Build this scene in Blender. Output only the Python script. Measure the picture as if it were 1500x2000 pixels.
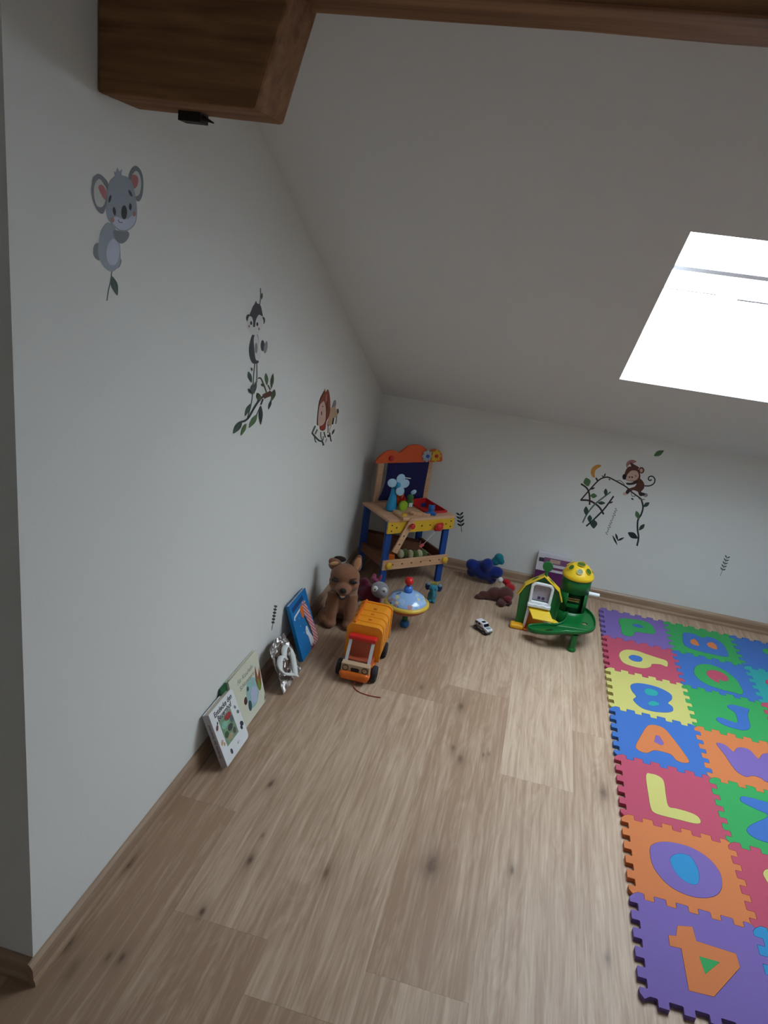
import bpy, bmesh, math, random
from mathutils import Vector, Matrix, Euler
from mathutils.geometry import tessellate_polygon
random.seed(7)
S = bpy.context.scene
for o in list(bpy.data.objects): bpy.data.objects.remove(o)
COL = S.collection
V = Vector

# ------------------------------------------------------------------ camera
F_PX = 1433.23
CAM_POS = V((0.7704, -3.5622, 1.4587))
CR = V((0.96483545, 0.22919273, 0.1286983)).normalized()
CU = V((-0.19333567, 0.28706205, 0.93819865)).normalized()
CF = V((-0.17808391, 0.93008928, -0.32127877)).normalized()
cam = bpy.data.cameras.new('camera'); cam_o = bpy.data.objects.new('camera', cam); COL.objects.link(cam_o)
cam.sensor_fit = 'HORIZONTAL'; cam.sensor_width = 36.0; cam.lens = F_PX / 1500 * 36; cam.clip_start = 0.02
m = Matrix((CR, CU, -CF)).transposed().to_4x4(); m.translation = CAM_POS
cam_o.matrix_world = m
S.camera = cam_o

# ------------------------------------------------------------------ room measures
KNEE = 0.837          # height of the knee wall
SL = 0.5018           # slope of the roof
SN = math.sqrt(1 + SL * SL)
WALL_END = -2.609     # the left wall ends here
WX0, WX1 = 1.038, 1.98
WS0, WS1 = 0.629 * SN, 1.558 * SN
VX0, VX1, VS0, VS1 = 2.55, 3.05, 4.1 * SN, 4.6 * SN   # invented small skylight, added for fill light, up the slope behind the camera

# ------------------------------------------------------------------ sky, window portal, exposure
w = bpy.data.worlds.new('sky'); S.world = w; w.use_nodes = True
bg = w.node_tree.nodes['Background']
bg.inputs[0].default_value = (0.77, 0.90, 1.0, 1); bg.inputs[1].default_value = 13.6
pl = bpy.data.lights.new('window_portal', 'AREA'); pl.shape = 'RECTANGLE'; pl.size = 1.1; pl.size_y = 1.2
pl.cycles.is_portal = True
po = bpy.data.objects.new('window_portal', pl); COL.objects.link(po)
S.view_settings.view_transform = 'Standard'; S.view_settings.look = 'None'
S.view_settings.gamma = 1; S.view_settings.use_curve_mapping = False
S.view_settings.exposure = 0.0

# ------------------------------------------------------------------ survey helpers: photograph measurements -> points on real planes
def ray(q): return CF + CR * ((q[0] - 750) / F_PX) - CU * ((q[1] - 1000) / F_PX)
def on_axis(q, ax, v):
    d = ray(q); return CAM_POS + d * ((v - CAM_POS[ax]) / d[ax])
def SP(x, s, n=0.0):   # point on the sloping ceiling: s up the slope from the knee line, n outwards
    return V((x, -s / SN + n * SL / SN, KNEE + s * SL / SN + n / SN))
def on_slope(q, n=0.0):
    d = ray(q); N = V((0, SL, 1)) / SN; p0 = SP(0, 0, n)
    p = CAM_POS + d * ((p0 - CAM_POS).dot(N) / d.dot(N))
    r = p - p0
    return p.x, r.dot(V((0, -1, SL)) / SN)
pl2 = bpy.data.lights.new('fill_window_portal', 'AREA'); pl2.shape = 'RECTANGLE'; pl2.size = 0.56; pl2.size_y = 0.62; pl2.cycles.is_portal = True  # portal of the invented skylight that adds fill light
po2 = bpy.data.objects.new('fill_window_portal', pl2); COL.objects.link(po2)
po2.matrix_world = Matrix.Translation(SP((VX0 + VX1) / 2, (VS0 + VS1) / 2, 0.2)) @ Matrix.Rotation(-math.atan(SL), 4, 'X')
po.matrix_world = Matrix.Translation(SP((WX0 + WX1) / 2, (WS0 + WS1) / 2, 0.2)) @ Matrix.Rotation(-math.atan(SL), 4, 'X')

# ------------------------------------------------------------------ materials
def lin(c): return tuple(((x / 255) / 12.92 if x / 255 <= 0.04045 else ((x / 255 + 0.055) / 1.055) ** 2.4) for x in c[:3]) + (1,)
MATS = {}
def mat(name, rgb, rough=0.5, bump=0.0, bscale=200, vary=0.04, vscale=20, spec=0.5, metal=0.0, coat=0.0, trans=0.0, alpha=1.0, sheen=0.0):
    if name in MATS: return MATS[name]
    m = bpy.data.materials.new(name); m.use_nodes = True; nt = m.node_tree
    b = nt.nodes['Principled BSDF']; c = lin(rgb)
    tc = nt.nodes.new('ShaderNodeTexCoord')
    nz = nt.nodes.new('ShaderNodeTexNoise'); nz.inputs['Scale'].default_value = vscale; nz.inputs['Detail'].default_value = 4
    nt.links.new(tc.outputs['Object'], nz.inputs['Vector'])
    mx = nt.nodes.new('ShaderNodeMix'); mx.data_type = 'RGBA'
    mx.inputs[6].default_value = tuple(max(0, x * (1 - vary)) for x in c[:3]) + (1,)
    mx.inputs[7].default_value = tuple(min(1, x * (1 + vary)) for x in c[:3]) + (1,)
    nt.links.new(nz.outputs['Fac'], mx.inputs[0]); nt.links.new(mx.outputs[2], b.inputs['Base Color'])
    b.inputs['Roughness'].default_value = rough; b.inputs['Metallic'].default_value = metal
    b.inputs['Specular IOR Level'].default_value = spec
    b.inputs['Coat Weight'].default_value = coat; b.inputs['Transmission Weight'].default_value = trans
    b.inputs['Alpha'].default_value = alpha; b.inputs['Sheen Weight'].default_value = sheen
    if bump:
        n2 = nt.nodes.new('ShaderNodeTexNoise'); n2.inputs['Scale'].default_value = bscale; n2.inputs['Detail'].default_value = 3
        nt.links.new(tc.outputs['Object'], n2.inputs['Vector'])
        bp = nt.nodes.new('ShaderNodeBump'); bp.inputs['Strength'].default_value = bump; bp.inputs['Distance'].default_value = 0.002
        nt.links.new(n2.outputs['Fac'], bp.inputs['Height']); nt.links.new(bp.outputs['Normal'], b.inputs['Normal'])
    MATS[name] = m; return m

def wood_mat(name, dark, light, axis='Y', scale=1.0, rough=0.45, knots=(), tone=False, spec=0.5, streak=0.5):
    m = bpy.data.materials.new(name); m.use_nodes = True; nt = m.node_tree; N = nt.nodes; L = nt.links
    b = N['Principled BSDF']
    tc = N.new('ShaderNodeTexCoord')
    def mth(op, a, bb=None, c=None, clamp=False):
        n = N.new('ShaderNodeMath'); n.operation = op; n.use_clamp = clamp
        for i, x in enumerate((a, bb, c)):
            if x is None: continue
            if isinstance(x, (int, float)): n.inputs[i].default_value = x
            else: L.new(x, n.inputs[i])
        return n.outputs[0]
    vec = tc.outputs['Object']
    shift = None
    if tone:
        at = N.new('ShaderNodeAttribute'); at.attribute_type = 'OBJECT'; at.attribute_name = 'tone'
        sh = N.new('ShaderNodeCombineXYZ'); L.new(mth('MULTIPLY', at.outputs['Fac'], 37.0), sh.inputs[2])
        L.new(mth('MULTIPLY', at.outputs['Fac'], 11.0), sh.inputs[1])
        ad = N.new('ShaderNodeVectorMath'); ad.operation = 'ADD'; L.new(vec, ad.inputs[0]); L.new(sh.outputs[0], ad.inputs[1])
        gvec = ad.outputs[0]
    else: gvec = vec
    # knots: swirl the grain around and darken
    knot_sum = None
    if knots:
        sep = N.new('ShaderNodeSeparateXYZ'); L.new(vec, sep.inputs[0])
        wn = N.new('ShaderNodeTexNoise'); wn.inputs['Scale'].default_value = 45; L.new(vec, wn.inputs['Vector'])
        wob = mth('MULTIPLY_ADD', wn.outputs['Fac'], 1.2, -0.6)
        for (kx, ky, r, st) in knots:
            dx = mth('DIVIDE', mth('SUBTRACT', sep.outputs[0], kx), r * 0.55)
            dy = mth('DIVIDE', mth('SUBTRACT', sep.outputs[1], ky), r * 1.5)
            d2 = mth('ADD', mth('ADD', mth('MULTIPLY', dx, dx), mth('MULTIPLY', dy, dy)), wob)
            g = mth('MULTIPLY', mth('POWER', 2.718, mth('MULTIPLY', mth('MAXIMUM', d2, 0.0), -1.0)), st)
            halo = mth('MULTIPLY', mth('POWER', 2.718, mth('MULTIPLY', mth('MAXIMUM', d2, 0.0), -0.12)), st * 0.28)
            g = mth('ADD', g, halo)
            knot_sum = g if knot_sum is None else mth('ADD', knot_sum, g)
    mp = N.new('ShaderNodeMapping'); s3 = {'X': (2.2, 55, 55), 'Y': (55, 2.2, 55), 'Z': (55, 55, 2.2)}[axis]
    mp.inputs['Scale'].default_value = tuple(scale * x for x in s3); L.new(gvec, mp.inputs['Vector'])
    n1 = N.new('ShaderNodeTexNoise'); n1.inputs['Scale'].default_value = 1; n1.inputs['Detail'].default_value = 6; n1.inputs['Roughness'].default_value = 0.65
    n1.inputs['Distortion'].default_value = 0.6; L.new(mp.outputs[0], n1.inputs['Vector'])
    mp2 = N.new('ShaderNodeMapping'); s4 = {'X': (0.9, 8, 8), 'Y': (8, 0.9, 8), 'Z': (8, 8, 0.9)}[axis]
    mp2.inputs['Scale'].default_value = tuple(scale * x for x in s4); L.new(gvec, mp2.inputs['Vector'])
    n2 = N.new('ShaderNodeTexNoise'); n2.inputs['Scale'].default_value = 1; n2.inputs['Detail'].default_value = 3; n2.inputs['Distortion'].default_value = 1.5
    L.new(mp2.outputs[0], n2.inputs['Vector'])
    rings = mth('PINGPONG', mth('MULTIPLY', n2.outputs['Fac'], 9.0), 0.5)
    fac = mth('ADD', mth('MULTIPLY', n1.outputs['Fac'], 1.0), mth('MULTIPLY', rings, streak * 0.5))
    fac = mth('ADD', fac, mth('MULTIPLY', n2.outputs['Fac'], streak))
    mr = N.new('ShaderNodeMapRange'); mr.inputs['From Min'].default_value = 0.45 + streak * 0.35; mr.inputs['From Max'].default_value = 0.85 + streak * 0.75
    L.new(fac, mr.inputs['Value'])
    if tone:
        f2 = mth('ADD', mr.outputs[0], mth('MULTIPLY_ADD', at.outputs['Fac'], 1.2, -0.6), clamp=True)
    else: f2 = mr.outputs[0]
    if knot_sum is not None:
        f2 = mth('SUBTRACT', f2, mth('MULTIPLY', knot_sum, 0.35), clamp=True)
    mx = N.new('ShaderNodeMix'); mx.data_type = 'RGBA'; mx.inputs[6].default_value = lin(dark); mx.inputs[7].default_value = lin(light)
    L.new(f2, mx.inputs[0]); out = mx.outputs[2]
    if knot_sum is not None:
        mk = N.new('ShaderNodeMix'); mk.data_type = 'RGBA'; mk.inputs[7].default_value = lin((62, 46, 38))
        L.new(mth('MULTIPLY', knot_sum, 0.62, clamp=True), mk.inputs[0]); L.new(out, mk.inputs[6]); out = mk.outputs[2]
    L.new(out, b.inputs['Base Color'])
    b.inputs['Roughness'].default_value = rough; b.inputs['Specular IOR Level'].default_value = spec
    bp = N.new('ShaderNodeBump'); bp.inputs['Strength'].default_value = 0.12; bp.inputs['Distance'].default_value = 0.001
    L.new(n1.outputs['Fac'], bp.inputs['Height']); L.new(bp.outputs[0], b.inputs['Normal'])
    MATS[name] = m; return m

# ------------------------------------------------------------------ mesh helpers
class B:
    def __init__(s): s.bm = bmesh.new()
    def _add(s, fn, M):
        n0 = len(s.bm.verts); fn(); s.bm.verts.ensure_lookup_table()
        for v in s.bm.verts[n0:]: v.co = M @ v.co
    def box(s, c, size, rot=(0, 0, 0)):
        M = Matrix.Translation(c) @ Euler(rot).to_matrix().to_4x4() @ Matrix.Diagonal((*size, 1))
        bmesh.ops.create_cube(s.bm, size=1, matrix=M); return s
    def ball(s, c, r, rot=(0, 0, 0), seg=20):
        if isinstance(r, (int, float)): r = (r, r, r)
        M = Matrix.Translation(c) @ Euler(rot).to_matrix().to_4x4() @ Matrix.Diagonal((*r, 1))
        bmesh.ops.create_uvsphere(s.bm, u_segments=seg, v_segments=max(8, seg * 2 // 3), radius=1, matrix=M); return s
    def rod(s, a, b, r0, r1=None, seg=20):
        a = V(a); b = V(b); r1 = r0 if r1 is None else r1; d = b - a
        q = d.to_track_quat('Z', 'Y').to_matrix().to_4x4()
        bmesh.ops.create_cone(s.bm, cap_ends=True, segments=seg, radius1=r0, radius2=r1, depth=d.length, matrix=Matrix.Translation((a + b) / 2) @ q); return s
    def tube(s, pts, r, seg=8, closed=False, flat=None):
        pts = [V(p) for p in pts]; n = len(pts); rings = []
        up = V((0, 0, 1))
        for i, p in enumerate(pts):
            if closed: t = pts[(i + 1) % n] - pts[i - 1]
            else: t = pts[min(i + 1, n - 1)] - pts[max(i - 1, 0)]
            t.normalize(); a = t.cross(up)
            if a.length < 1e-3: a = t.cross(V((1, 0, 0)))
            a.normalize(); c = a.cross(t).normalized()
            rr = r[i] if isinstance(r, (list, tuple)) else r
            f = flat or (1, 1)
            rings.append([s.bm.verts.new(p + a * math.cos(2 * math.pi * k / seg) * rr * f[0] + c * math.sin(2 * math.pi * k / seg) * rr * f[1]) for k in range(seg)])
        for i in range(n if closed else n - 1):
            A, Bn = rings[i], rings[(i + 1) % n]
            for k in range(seg): s.bm.faces.new((A[k], A[(k + 1) % seg], Bn[(k + 1) % seg], Bn[k]))
        if not closed:
            s.bm.faces.new(rings[0][::-1]); s.bm.faces.new(rings[-1])
        return s
    def lathe(s, prof, c=(0, 0, 0), seg=32, rot=(0, 0, 0), caps=True, loop=False):
        M = Matrix.Translation(c) @ Euler(rot).to_matrix().to_4x4(); rings = []
        for r, z in prof:
            rings.append([s.bm.verts.new(M @ V((max(r, 1e-5) * math.cos(2 * math.pi * k / seg), max(r, 1e-5) * math.sin(2 * math.pi * k / seg), z))) for k in range(seg)])
        for A, Bn in zip(rings, rings[1:]):
            for k in range(seg): s.bm.faces.new((A[k], A[(k + 1) % seg], Bn[(k + 1) % seg], Bn[k]))
        if loop:
            for k in range(seg): s.bm.faces.new((rings[-1][k], rings[-1][(k + 1) % seg], rings[0][(k + 1) % seg], rings[0][k]))
        elif caps: s.bm.faces.new(rings[0][::-1]); s.bm.faces.new(rings[-1])
        return s
    def slab(s, outer, holes=(), fn=None, lo=0.0, hi=1.0):
        """prism over a 2-D outline with holes; fn(u, v, h) -> 3-D point"""
        loops = [list(outer)] + [list(h) for h in holes]
        flat = [p for l in loops for p in l]
        tris = tessellate_polygon([[V((p[0], p[1], 0)) for p in l] for l in loops])
        T = [s.bm.verts.new(fn(p[0], p[1], hi)) for p in flat]; Bt = [s.bm.verts.new(fn(p[0], p[1], lo)) for p in flat]
        for t in tris:
            try: s.bm.faces.new([T[i] for i in t]); s.bm.faces.new([Bt[i] for i in t][::-1])
            except ValueError: pass
        k = 0
        for l in loops:
            n = len(l)
            for i in range(n):
                a, b = k + i, k + (i + 1) % n
                s.bm.faces.new((T[a], T[b], Bt[b], Bt[a]))
            k += n
        return s
    def build(s, name, material, parent=None, smooth=False, bevel=0.0, seg=2, loc=None, rot=None):
        bmesh.ops.recalc_face_normals(s.bm, faces=s.bm.faces)
        me = bpy.data.meshes.new(name); s.bm.to_mesh(me); s.bm.free(); me.materials.append(material)
        if smooth:
            for p in me.polygons: p.use_smooth = True
        o = bpy.data.objects.new(name, me); COL.objects.link(o)
        if parent is not None: o.parent = parent
        if loc is not None: o.location = loc
        if rot is not None: o.rotation_euler = rot
        if bevel:
            md = o.modifiers.new('bevel', 'BEVEL'); md.width = bevel; md.segments = seg; md.limit_method = 'ANGLE'; md.angle_limit = math.radians(35)
            if not smooth:
                for p in me.polygons: p.use_smooth = True
                wn = o.modifiers.new('wn', 'WEIGHTED_NORMAL')
        elif smooth == 'auto':
            pass
        return o
XYZ = lambda u, v, h: V((u, v, h))
XZ = lambda u, v, h: V((u, -h, v))      # facing -y, h towards the viewer
YZ = lambda u, v, h: V((h, u, v))
def thing(name, label, cat, loc=(0, 0, 0), rotz=0.0, group=None, kind=None):
    o = bpy.data.objects.new(name, None); COL.objects.link(o); o.empty_display_size = 0.02
    o.location = loc; o.rotation_euler = (0, 0, rotz) if isinstance(rotz, (int, float)) else rotz
    o['label'] = label; o['category'] = cat
    if group: o['group'] = group
    return o
def tag(o, label, cat, group=None):
    o['label'] = label; o['category'] = cat
    if group: o['group'] = group
    return o
def struct(o): o['kind'] = 'structure'; return o
def cr(pts, n=5, closed=True):
    """Catmull-Rom through the points"""
    P = [V((p[0], p[1], p[2] if len(p) > 2 else 0)) for p in pts]; N = len(P); out = []
    for i in range(N if closed else N - 1):
        if closed: a, b, c, d = P[i - 1], P[i], P[(i + 1) % N], P[(i + 2) % N]
        else: a, b, c, d = P[max(i - 1, 0)], P[i], P[i + 1], P[min(i + 2, N - 1)]
        for k in range(n):
            t = k / n
            out.append(0.5 * ((2 * b) + (c - a) * t + (2 * a - 5 * b + 4 * c - d) * t * t + (3 * b - a - 3 * c + d) * t ** 3))
    if not closed: out.append(P[-1])
    return out
def blob(name, material, parent, balls, voxel=0.006, smooth=6, rods=()):
    """soft body: ellipsoids and limbs fused to one continuous skin"""
    b = B()
    for q in balls: b.ball(q[0], q[1], q[2] if len(q) > 2 else (0, 0, 0), seg=16)
    for q in rods: b.rod(*q, seg=14)
    o = b.build(name, material, parent, smooth=True)
    r = o.modifiers.new('remesh', 'REMESH'); r.mode = 'VOXEL'; r.voxel_size = voxel; r.use_smooth_shade = True
    sm = o.modifiers.new('smooth', 'SMOOTH'); sm.factor = 0.5; sm.iterations = smooth
    return o
def text(name, body, size, material, parent, M, extrude=0.0002, align='CENTER', shear=0.0, bold=0.0):
    cu = bpy.data.curves.new(name, 'FONT'); cu.body = body; cu.size = size; cu.extrude = extrude; cu.align_x = align; cu.align_y = 'CENTER'; cu.shear = shear
    cu.resolution_u = 3; cu.offset = bold
    t = bpy.data.objects.new(name, cu); COL.objects.link(t)
    dg = bpy.context.evaluated_depsgraph_get(); me = bpy.data.meshes.new_from_object(t.evaluated_get(dg))
    bpy.data.objects.remove(t)
    me.materials.clear(); me.materials.append(material)
    o = bpy.data.objects.new(name, me); COL.objects.link(o); o.parent = parent; o.matrix_local = M
    return o

# ================================================================== SETTING
M_WALL = mat('white_plaster', (226, 226, 223), 0.85, bump=0.15, bscale=260, vary=0.01, vscale=3, spec=0.2)
M_CEIL = mat('white_ceiling_paint', (222, 224, 225), 0.9, bump=0.12, bscale=240, vary=0.01, vscale=3, spec=0.2)
kn = [((529, 1531), .012, .9), ((513, 1632), .007, .6), ((488, 1680), .012, 1), ((394, 1782), .010, 1), ((637, 1705), .013, .7), ((844, 1690), .030, .8),
      ((899, 1483), .014, .8), ((885, 1461), .010, .7), ((944, 1474), .007, .6), ((955, 1473), .007, .6), ((900, 1380), .016, .8), ((1000, 1700), .009, .9),
      ((1179, 1548), .022, .8), ((1187, 1872), .013, .6), ((252, 1688), .012, .8), ((237, 1872), .010, .9), ((212, 1868), .008, .8), ((823, 1342), .012, .6),
      ((134, 1846), .014, .7), ((140, 1895), .020, .5)]
KN = [(on_axis(q, 2, 0).x, on_axis(q, 2, 0).y, r, s) for q, r, s in kn]
M_OAK = wood_mat('oak_laminate', (158, 128, 104), (208, 184, 160), 'Y', 1.5, rough=0.46, knots=KN, tone=True, spec=0.3, streak=0.4)
M_OAK_TRIM = wood_mat('oak_skirting_y', (146, 118, 96), (186, 158, 132), 'Y', 1.0, rough=0.4, streak=0.3)
M_OAK_TRIM_X = wood_mat('oak_skirting_x', (146, 118, 96), (186, 158, 132), 'X', 1.0, rough=0.4, streak=0.3)
M_BEAM_X = wood_mat('old_beam_x', (112, 76, 50), (176, 130, 92), 'X', 0.55, rough=0.75, spec=0.2)
M_GAP = mat('dark_joint', (128, 102, 82), 0.9)

# floor: a base slab and laminate planks laid on it
fl = struct(B().box((1.0, -2.5, -0.06), (5.4, 5.4, 0.1)).build('floor', M_GAP))
PW = 0.2285; X0 = -0.045
ends = {0: -2.03, 1: -2.37, 2: -1.27, 3: -2.37, 4: -1.58, 5: -1.24}
tones = {(0, 0): .25, (0, 1): .42, (1, 0): .38, (1, 1): .55, (2, -1): .3, (2, 0): .55, (2, 1): .38, (3, 0): .58, (3, 1): .36, (4, 0): .52, (4, 1): .72, (5, 0): .5, (5, 1): .55, (5, 2): .4}
PLEN = 1.235
for row in range(-6, 16):
    x0 = X0 + row * PW + 0.0; x1 = x0 + PW
    e = ends.get(row, -2.2 + ((row * 0.371) % 1.0))
    k = 0
    e0 = e - 3 * PLEN
    for j in range(8):
        ya, yb = e0 + j * PLEN, e0 + (j + 1) * PLEN
        ya, yb = max(ya, -5.05), min(yb, 0.02)
        if yb - ya < 0.05: continue
        if x1 <= 0.0 and ya > WALL_END: continue
        rel = 0 if j == 2 else (1 if j == 3 else 2)   # in front / behind the surveyed joint
        t = tones.get((row, rel), 0.3 + 0.45 * random.random())
        o = B().box(((x0 + x1) / 2, (ya + yb) / 2, -0.005), (PW - 0.0002, yb - ya - 0.0004, 0.010)).build('plank', M_OAK, fl)
        o['tone'] = t
# left wall (a solid block that ends at a corner), knee wall, sloping ceiling with the skylight opening, rest of the shell
def zroof(y): return KNEE - SL * y
struct(B().slab([(WALL_END, 0), (0.12, 0), (0.12, KNEE + 0.02), (0, KNEE + 0.02), (WALL_END, zroof(WALL_END) + 0.02)], (), YZ, -1.75, 0.0).build('wall_left', M_WALL))
struct(B().box((1.0, 0.08, KNEE / 2), (5.5, 0.16, KNEE)).build('wall_back', M_WALL))
struct(B().box((3.66, -2.5, 1.8), (0.12, 5.4, 3.7)).build('wall_right', M_WALL))
struct(B().box((1.0, -5.1, 1.8), (5.6, 0.12, 3.7)).build('wall_front', M_WALL))
struct(B().box((-1.78, -3.85, 1.8), (0.1, 2.5, 3.7)).build('wall_side', M_WALL))
struct(B().slab([(-1.9, -0.18), (3.75, -0.18), (3.75, 5.9), (-1.9, 5.9)], [[(WX0, WS0), (WX1, WS0), (WX1, WS1), (WX0, WS1)], [(VX0, VS0), (VX1, VS0), (VX1, VS1), (VX0, VS1)]], SP, 0.0, 0.16).build('ceiling', M_CEIL))  # the second hole is for the added fill skylight

def skirt(name, pts, m):   # profile: quarter-round foot, cove, lip
    prof = [(0, 0), (0.017, 0), (0.017, 0.010), (0.013, 0.018), (0.0125, 0.038), (0.010, 0.046), (0.004, 0.053), (0, 0.054)]
    (ax, ay), (bx, by), (nx, ny) = pts
    b = B(); 
    d = V((bx - ax, by - ay, 0)); L = d.length; d.normalize(); n = V((nx, ny, 0))
    r = []
    for t in (0, L): r.append([b.bm.verts.new(V((ax, ay, 0)) + d * t + n * p + V((0, 0, z))) for p, z in prof])
    k = len(prof)
    for i in range(k): b.bm.faces.new((r[0][i], r[0][(i + 1) % k], r[1][(i + 1) % k], r[1][i]))
    b.bm.faces.new(r[0]); b.bm.faces.new(r[1][::-1])
    return struct(b.build(name, m))
skirt('baseboard_left', ((0.0, WALL_END - 0.017), (0.0, 0.0), (1, 0)), M_OAK_TRIM)
skirt('baseboard_back', ((0.0, 0.0), (3.6, 0.0), (0, -1)), M_OAK_TRIM_X)
skirt('baseboard_corner', ((-1.73, WALL_END), (0.0, WALL_END), (0, -1)), M_OAK_TRIM_X)
bpy.data.objects['baseboard_corner'].name = 'baseboard_front'

# skylight: outer frame hidden behind the plaster, glass, and the thin sash profiles that cross the pane
M_WHITE = mat('white_lacquer', (238, 240, 240), 0.4)
win = struct(B().slab([(WX0 - 0.07, WS0 - 0.07), (WX1 + 0.07, WS0 - 0.07), (WX1 + 0.07, WS1 + 0.07), (WX0 - 0.07, WS1 + 0.07)],
     [[(WX0 - 0.002, WS0 - 0.002), (WX1 + 0.002, WS0 - 0.002), (WX1 + 0.002, WS1 + 0.002), (WX0 - 0.002, WS1 + 0.002)]], SP, 0.161, 0.2).build('window_1', M_WHITE))
gm = bpy.data.materials.new('window_glass'); gm.use_nodes = True; nt = gm.node_tree
for n in list(nt.nodes):
    if n.type != 'OUTPUT_MATERIAL': nt.nodes.remove(n)
tr = nt.nodes.new('ShaderNodeBsdfTransparent'); gl = nt.nodes.new('ShaderNodeBsdfGlossy'); gl.inputs['Roughness'].default_value = 0.02
mx = nt.nodes.new('ShaderNodeMixShader'); mx.inputs[0].default_value = 0.05
nt.links.new(tr.outputs[0], mx.inputs[1]); nt.links.new(gl.outputs[0], mx.inputs[2])
nt.links.new(mx.outputs[0], [n for n in nt.nodes if n.type == 'OUTPUT_MATERIAL'][0].inputs[0])
B().slab([(WX0, WS0), (WX1, WS0), (WX1, WS1), (WX0, WS1)], (), SP, 0.172, 0.176).build('pane', gm, win)
fill_win = struct(B().slab([(VX0 - 0.07, VS0 - 0.07), (VX1 + 0.07, VS0 - 0.07), (VX1 + 0.07, VS1 + 0.07), (VX0 - 0.07, VS1 + 0.07)], [[(VX0, VS0), (VX1, VS0), (VX1, VS1), (VX0, VS1)]], SP, 0.161, 0.2).build('added_fill_window', M_WHITE))  # frame of the made-up skylight, added to brighten the room from behind
B().slab([(VX0, VS0), (VX1, VS0), (VX1, VS1), (VX0, VS1)], (), SP, 0.172, 0.176).build('pane', gm, fill_win)
M_GASKET = mat('grey_gasket', (236, 234, 240), 0.6)
_, sa = on_slope((1318, 521), 0.12)
for ds, h in ((0.0, 0.024),):
    B().slab([(WX0 - 0.0, sa + ds - h / 2), (WX1, sa + ds - h / 2), (WX1, sa + ds + h / 2), (WX0, sa + ds + h / 2)], (), SP, 0.118, 0.122).build('sash_seal', M_GASKET, win)
_, sb = on_slope((1300, 562), 0.12); xe, _ = on_slope((1397, 577), 0.12)
B().slab([(WX0, sb - .003), (xe, sb - .003), (xe, sb + .003), (WX0, sb + .003)], (), SP, 0.119, 0.121).build('sash_edge', M_GASKET, win)
xh, sh = on_slope((1440, 584), 0.12)
B().slab([(xh, sh - .005), (WX1 - .1, sh - .005), (WX1 - .1, sh + .005), (xh, sh + .005)], (), SP, 0.117, 0.123).build('vent_handle', M_GASKET, win)

# old roof timbers: the purlin and the bracket under its end
def beam_warp(o, amp=0.003, seed=0):
    md = o.modifiers.new('sub', 'SUBSURF'); md.subdivision_type = 'SIMPLE'; md.levels = 4; md.render_levels = 4
    tx = bpy.data.textures.new('beam_noise', 'CLOUDS'); tx.noise_scale = 0.18
    dm = o.modifiers.new('disp', 'DISPLACE'); dm.texture = tx; dm.strength = amp; dm.texture_coords = 'LOCAL'
pur = thing('roof_purlin', 'old dark wooden purlin running across under the sloping white ceiling', 'beam', (0.30, -2.34, 1.812))
o = B().box((1.65, 0, 0.12), (3.30, 0.125, 0.24)).build('timber', M_BEAM_X, pur, bevel=0.006); beam_warp(o, 0.006)
br = thing('beam_bracket', 'chunky dark brown wooden beam end jutting down beside the left wall', 'beam', (0, -2.342, 1.649))
Mb = wood_mat('old_beam_front', (112, 76, 50), (168, 122, 84), 'X', 0.7, rough=0.75, spec=0.2)
o = B().slab([(0.0, 0.0), (0.268, -0.001), (0.32, 0.20), (0.42, 0.42), (0, 0.42)], (), XZ, -0.062, 0.060).build('timber', Mb, br, bevel=0.006); beam_warp(o, 0.004)
Mk = mat('dark_iron', (40, 30, 26), 0.7, metal=0.3)
b = B(); b.box((0.118, 0.035, -0.007), (0.040, 0.030, 0.016)); b.rod((0.135, 0.03, -0.006), (0.158, 0.03, -0.013), 0.005, 0.001, 8)
b.build('iron_cleat', Mk, br, bevel=0.002)

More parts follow.
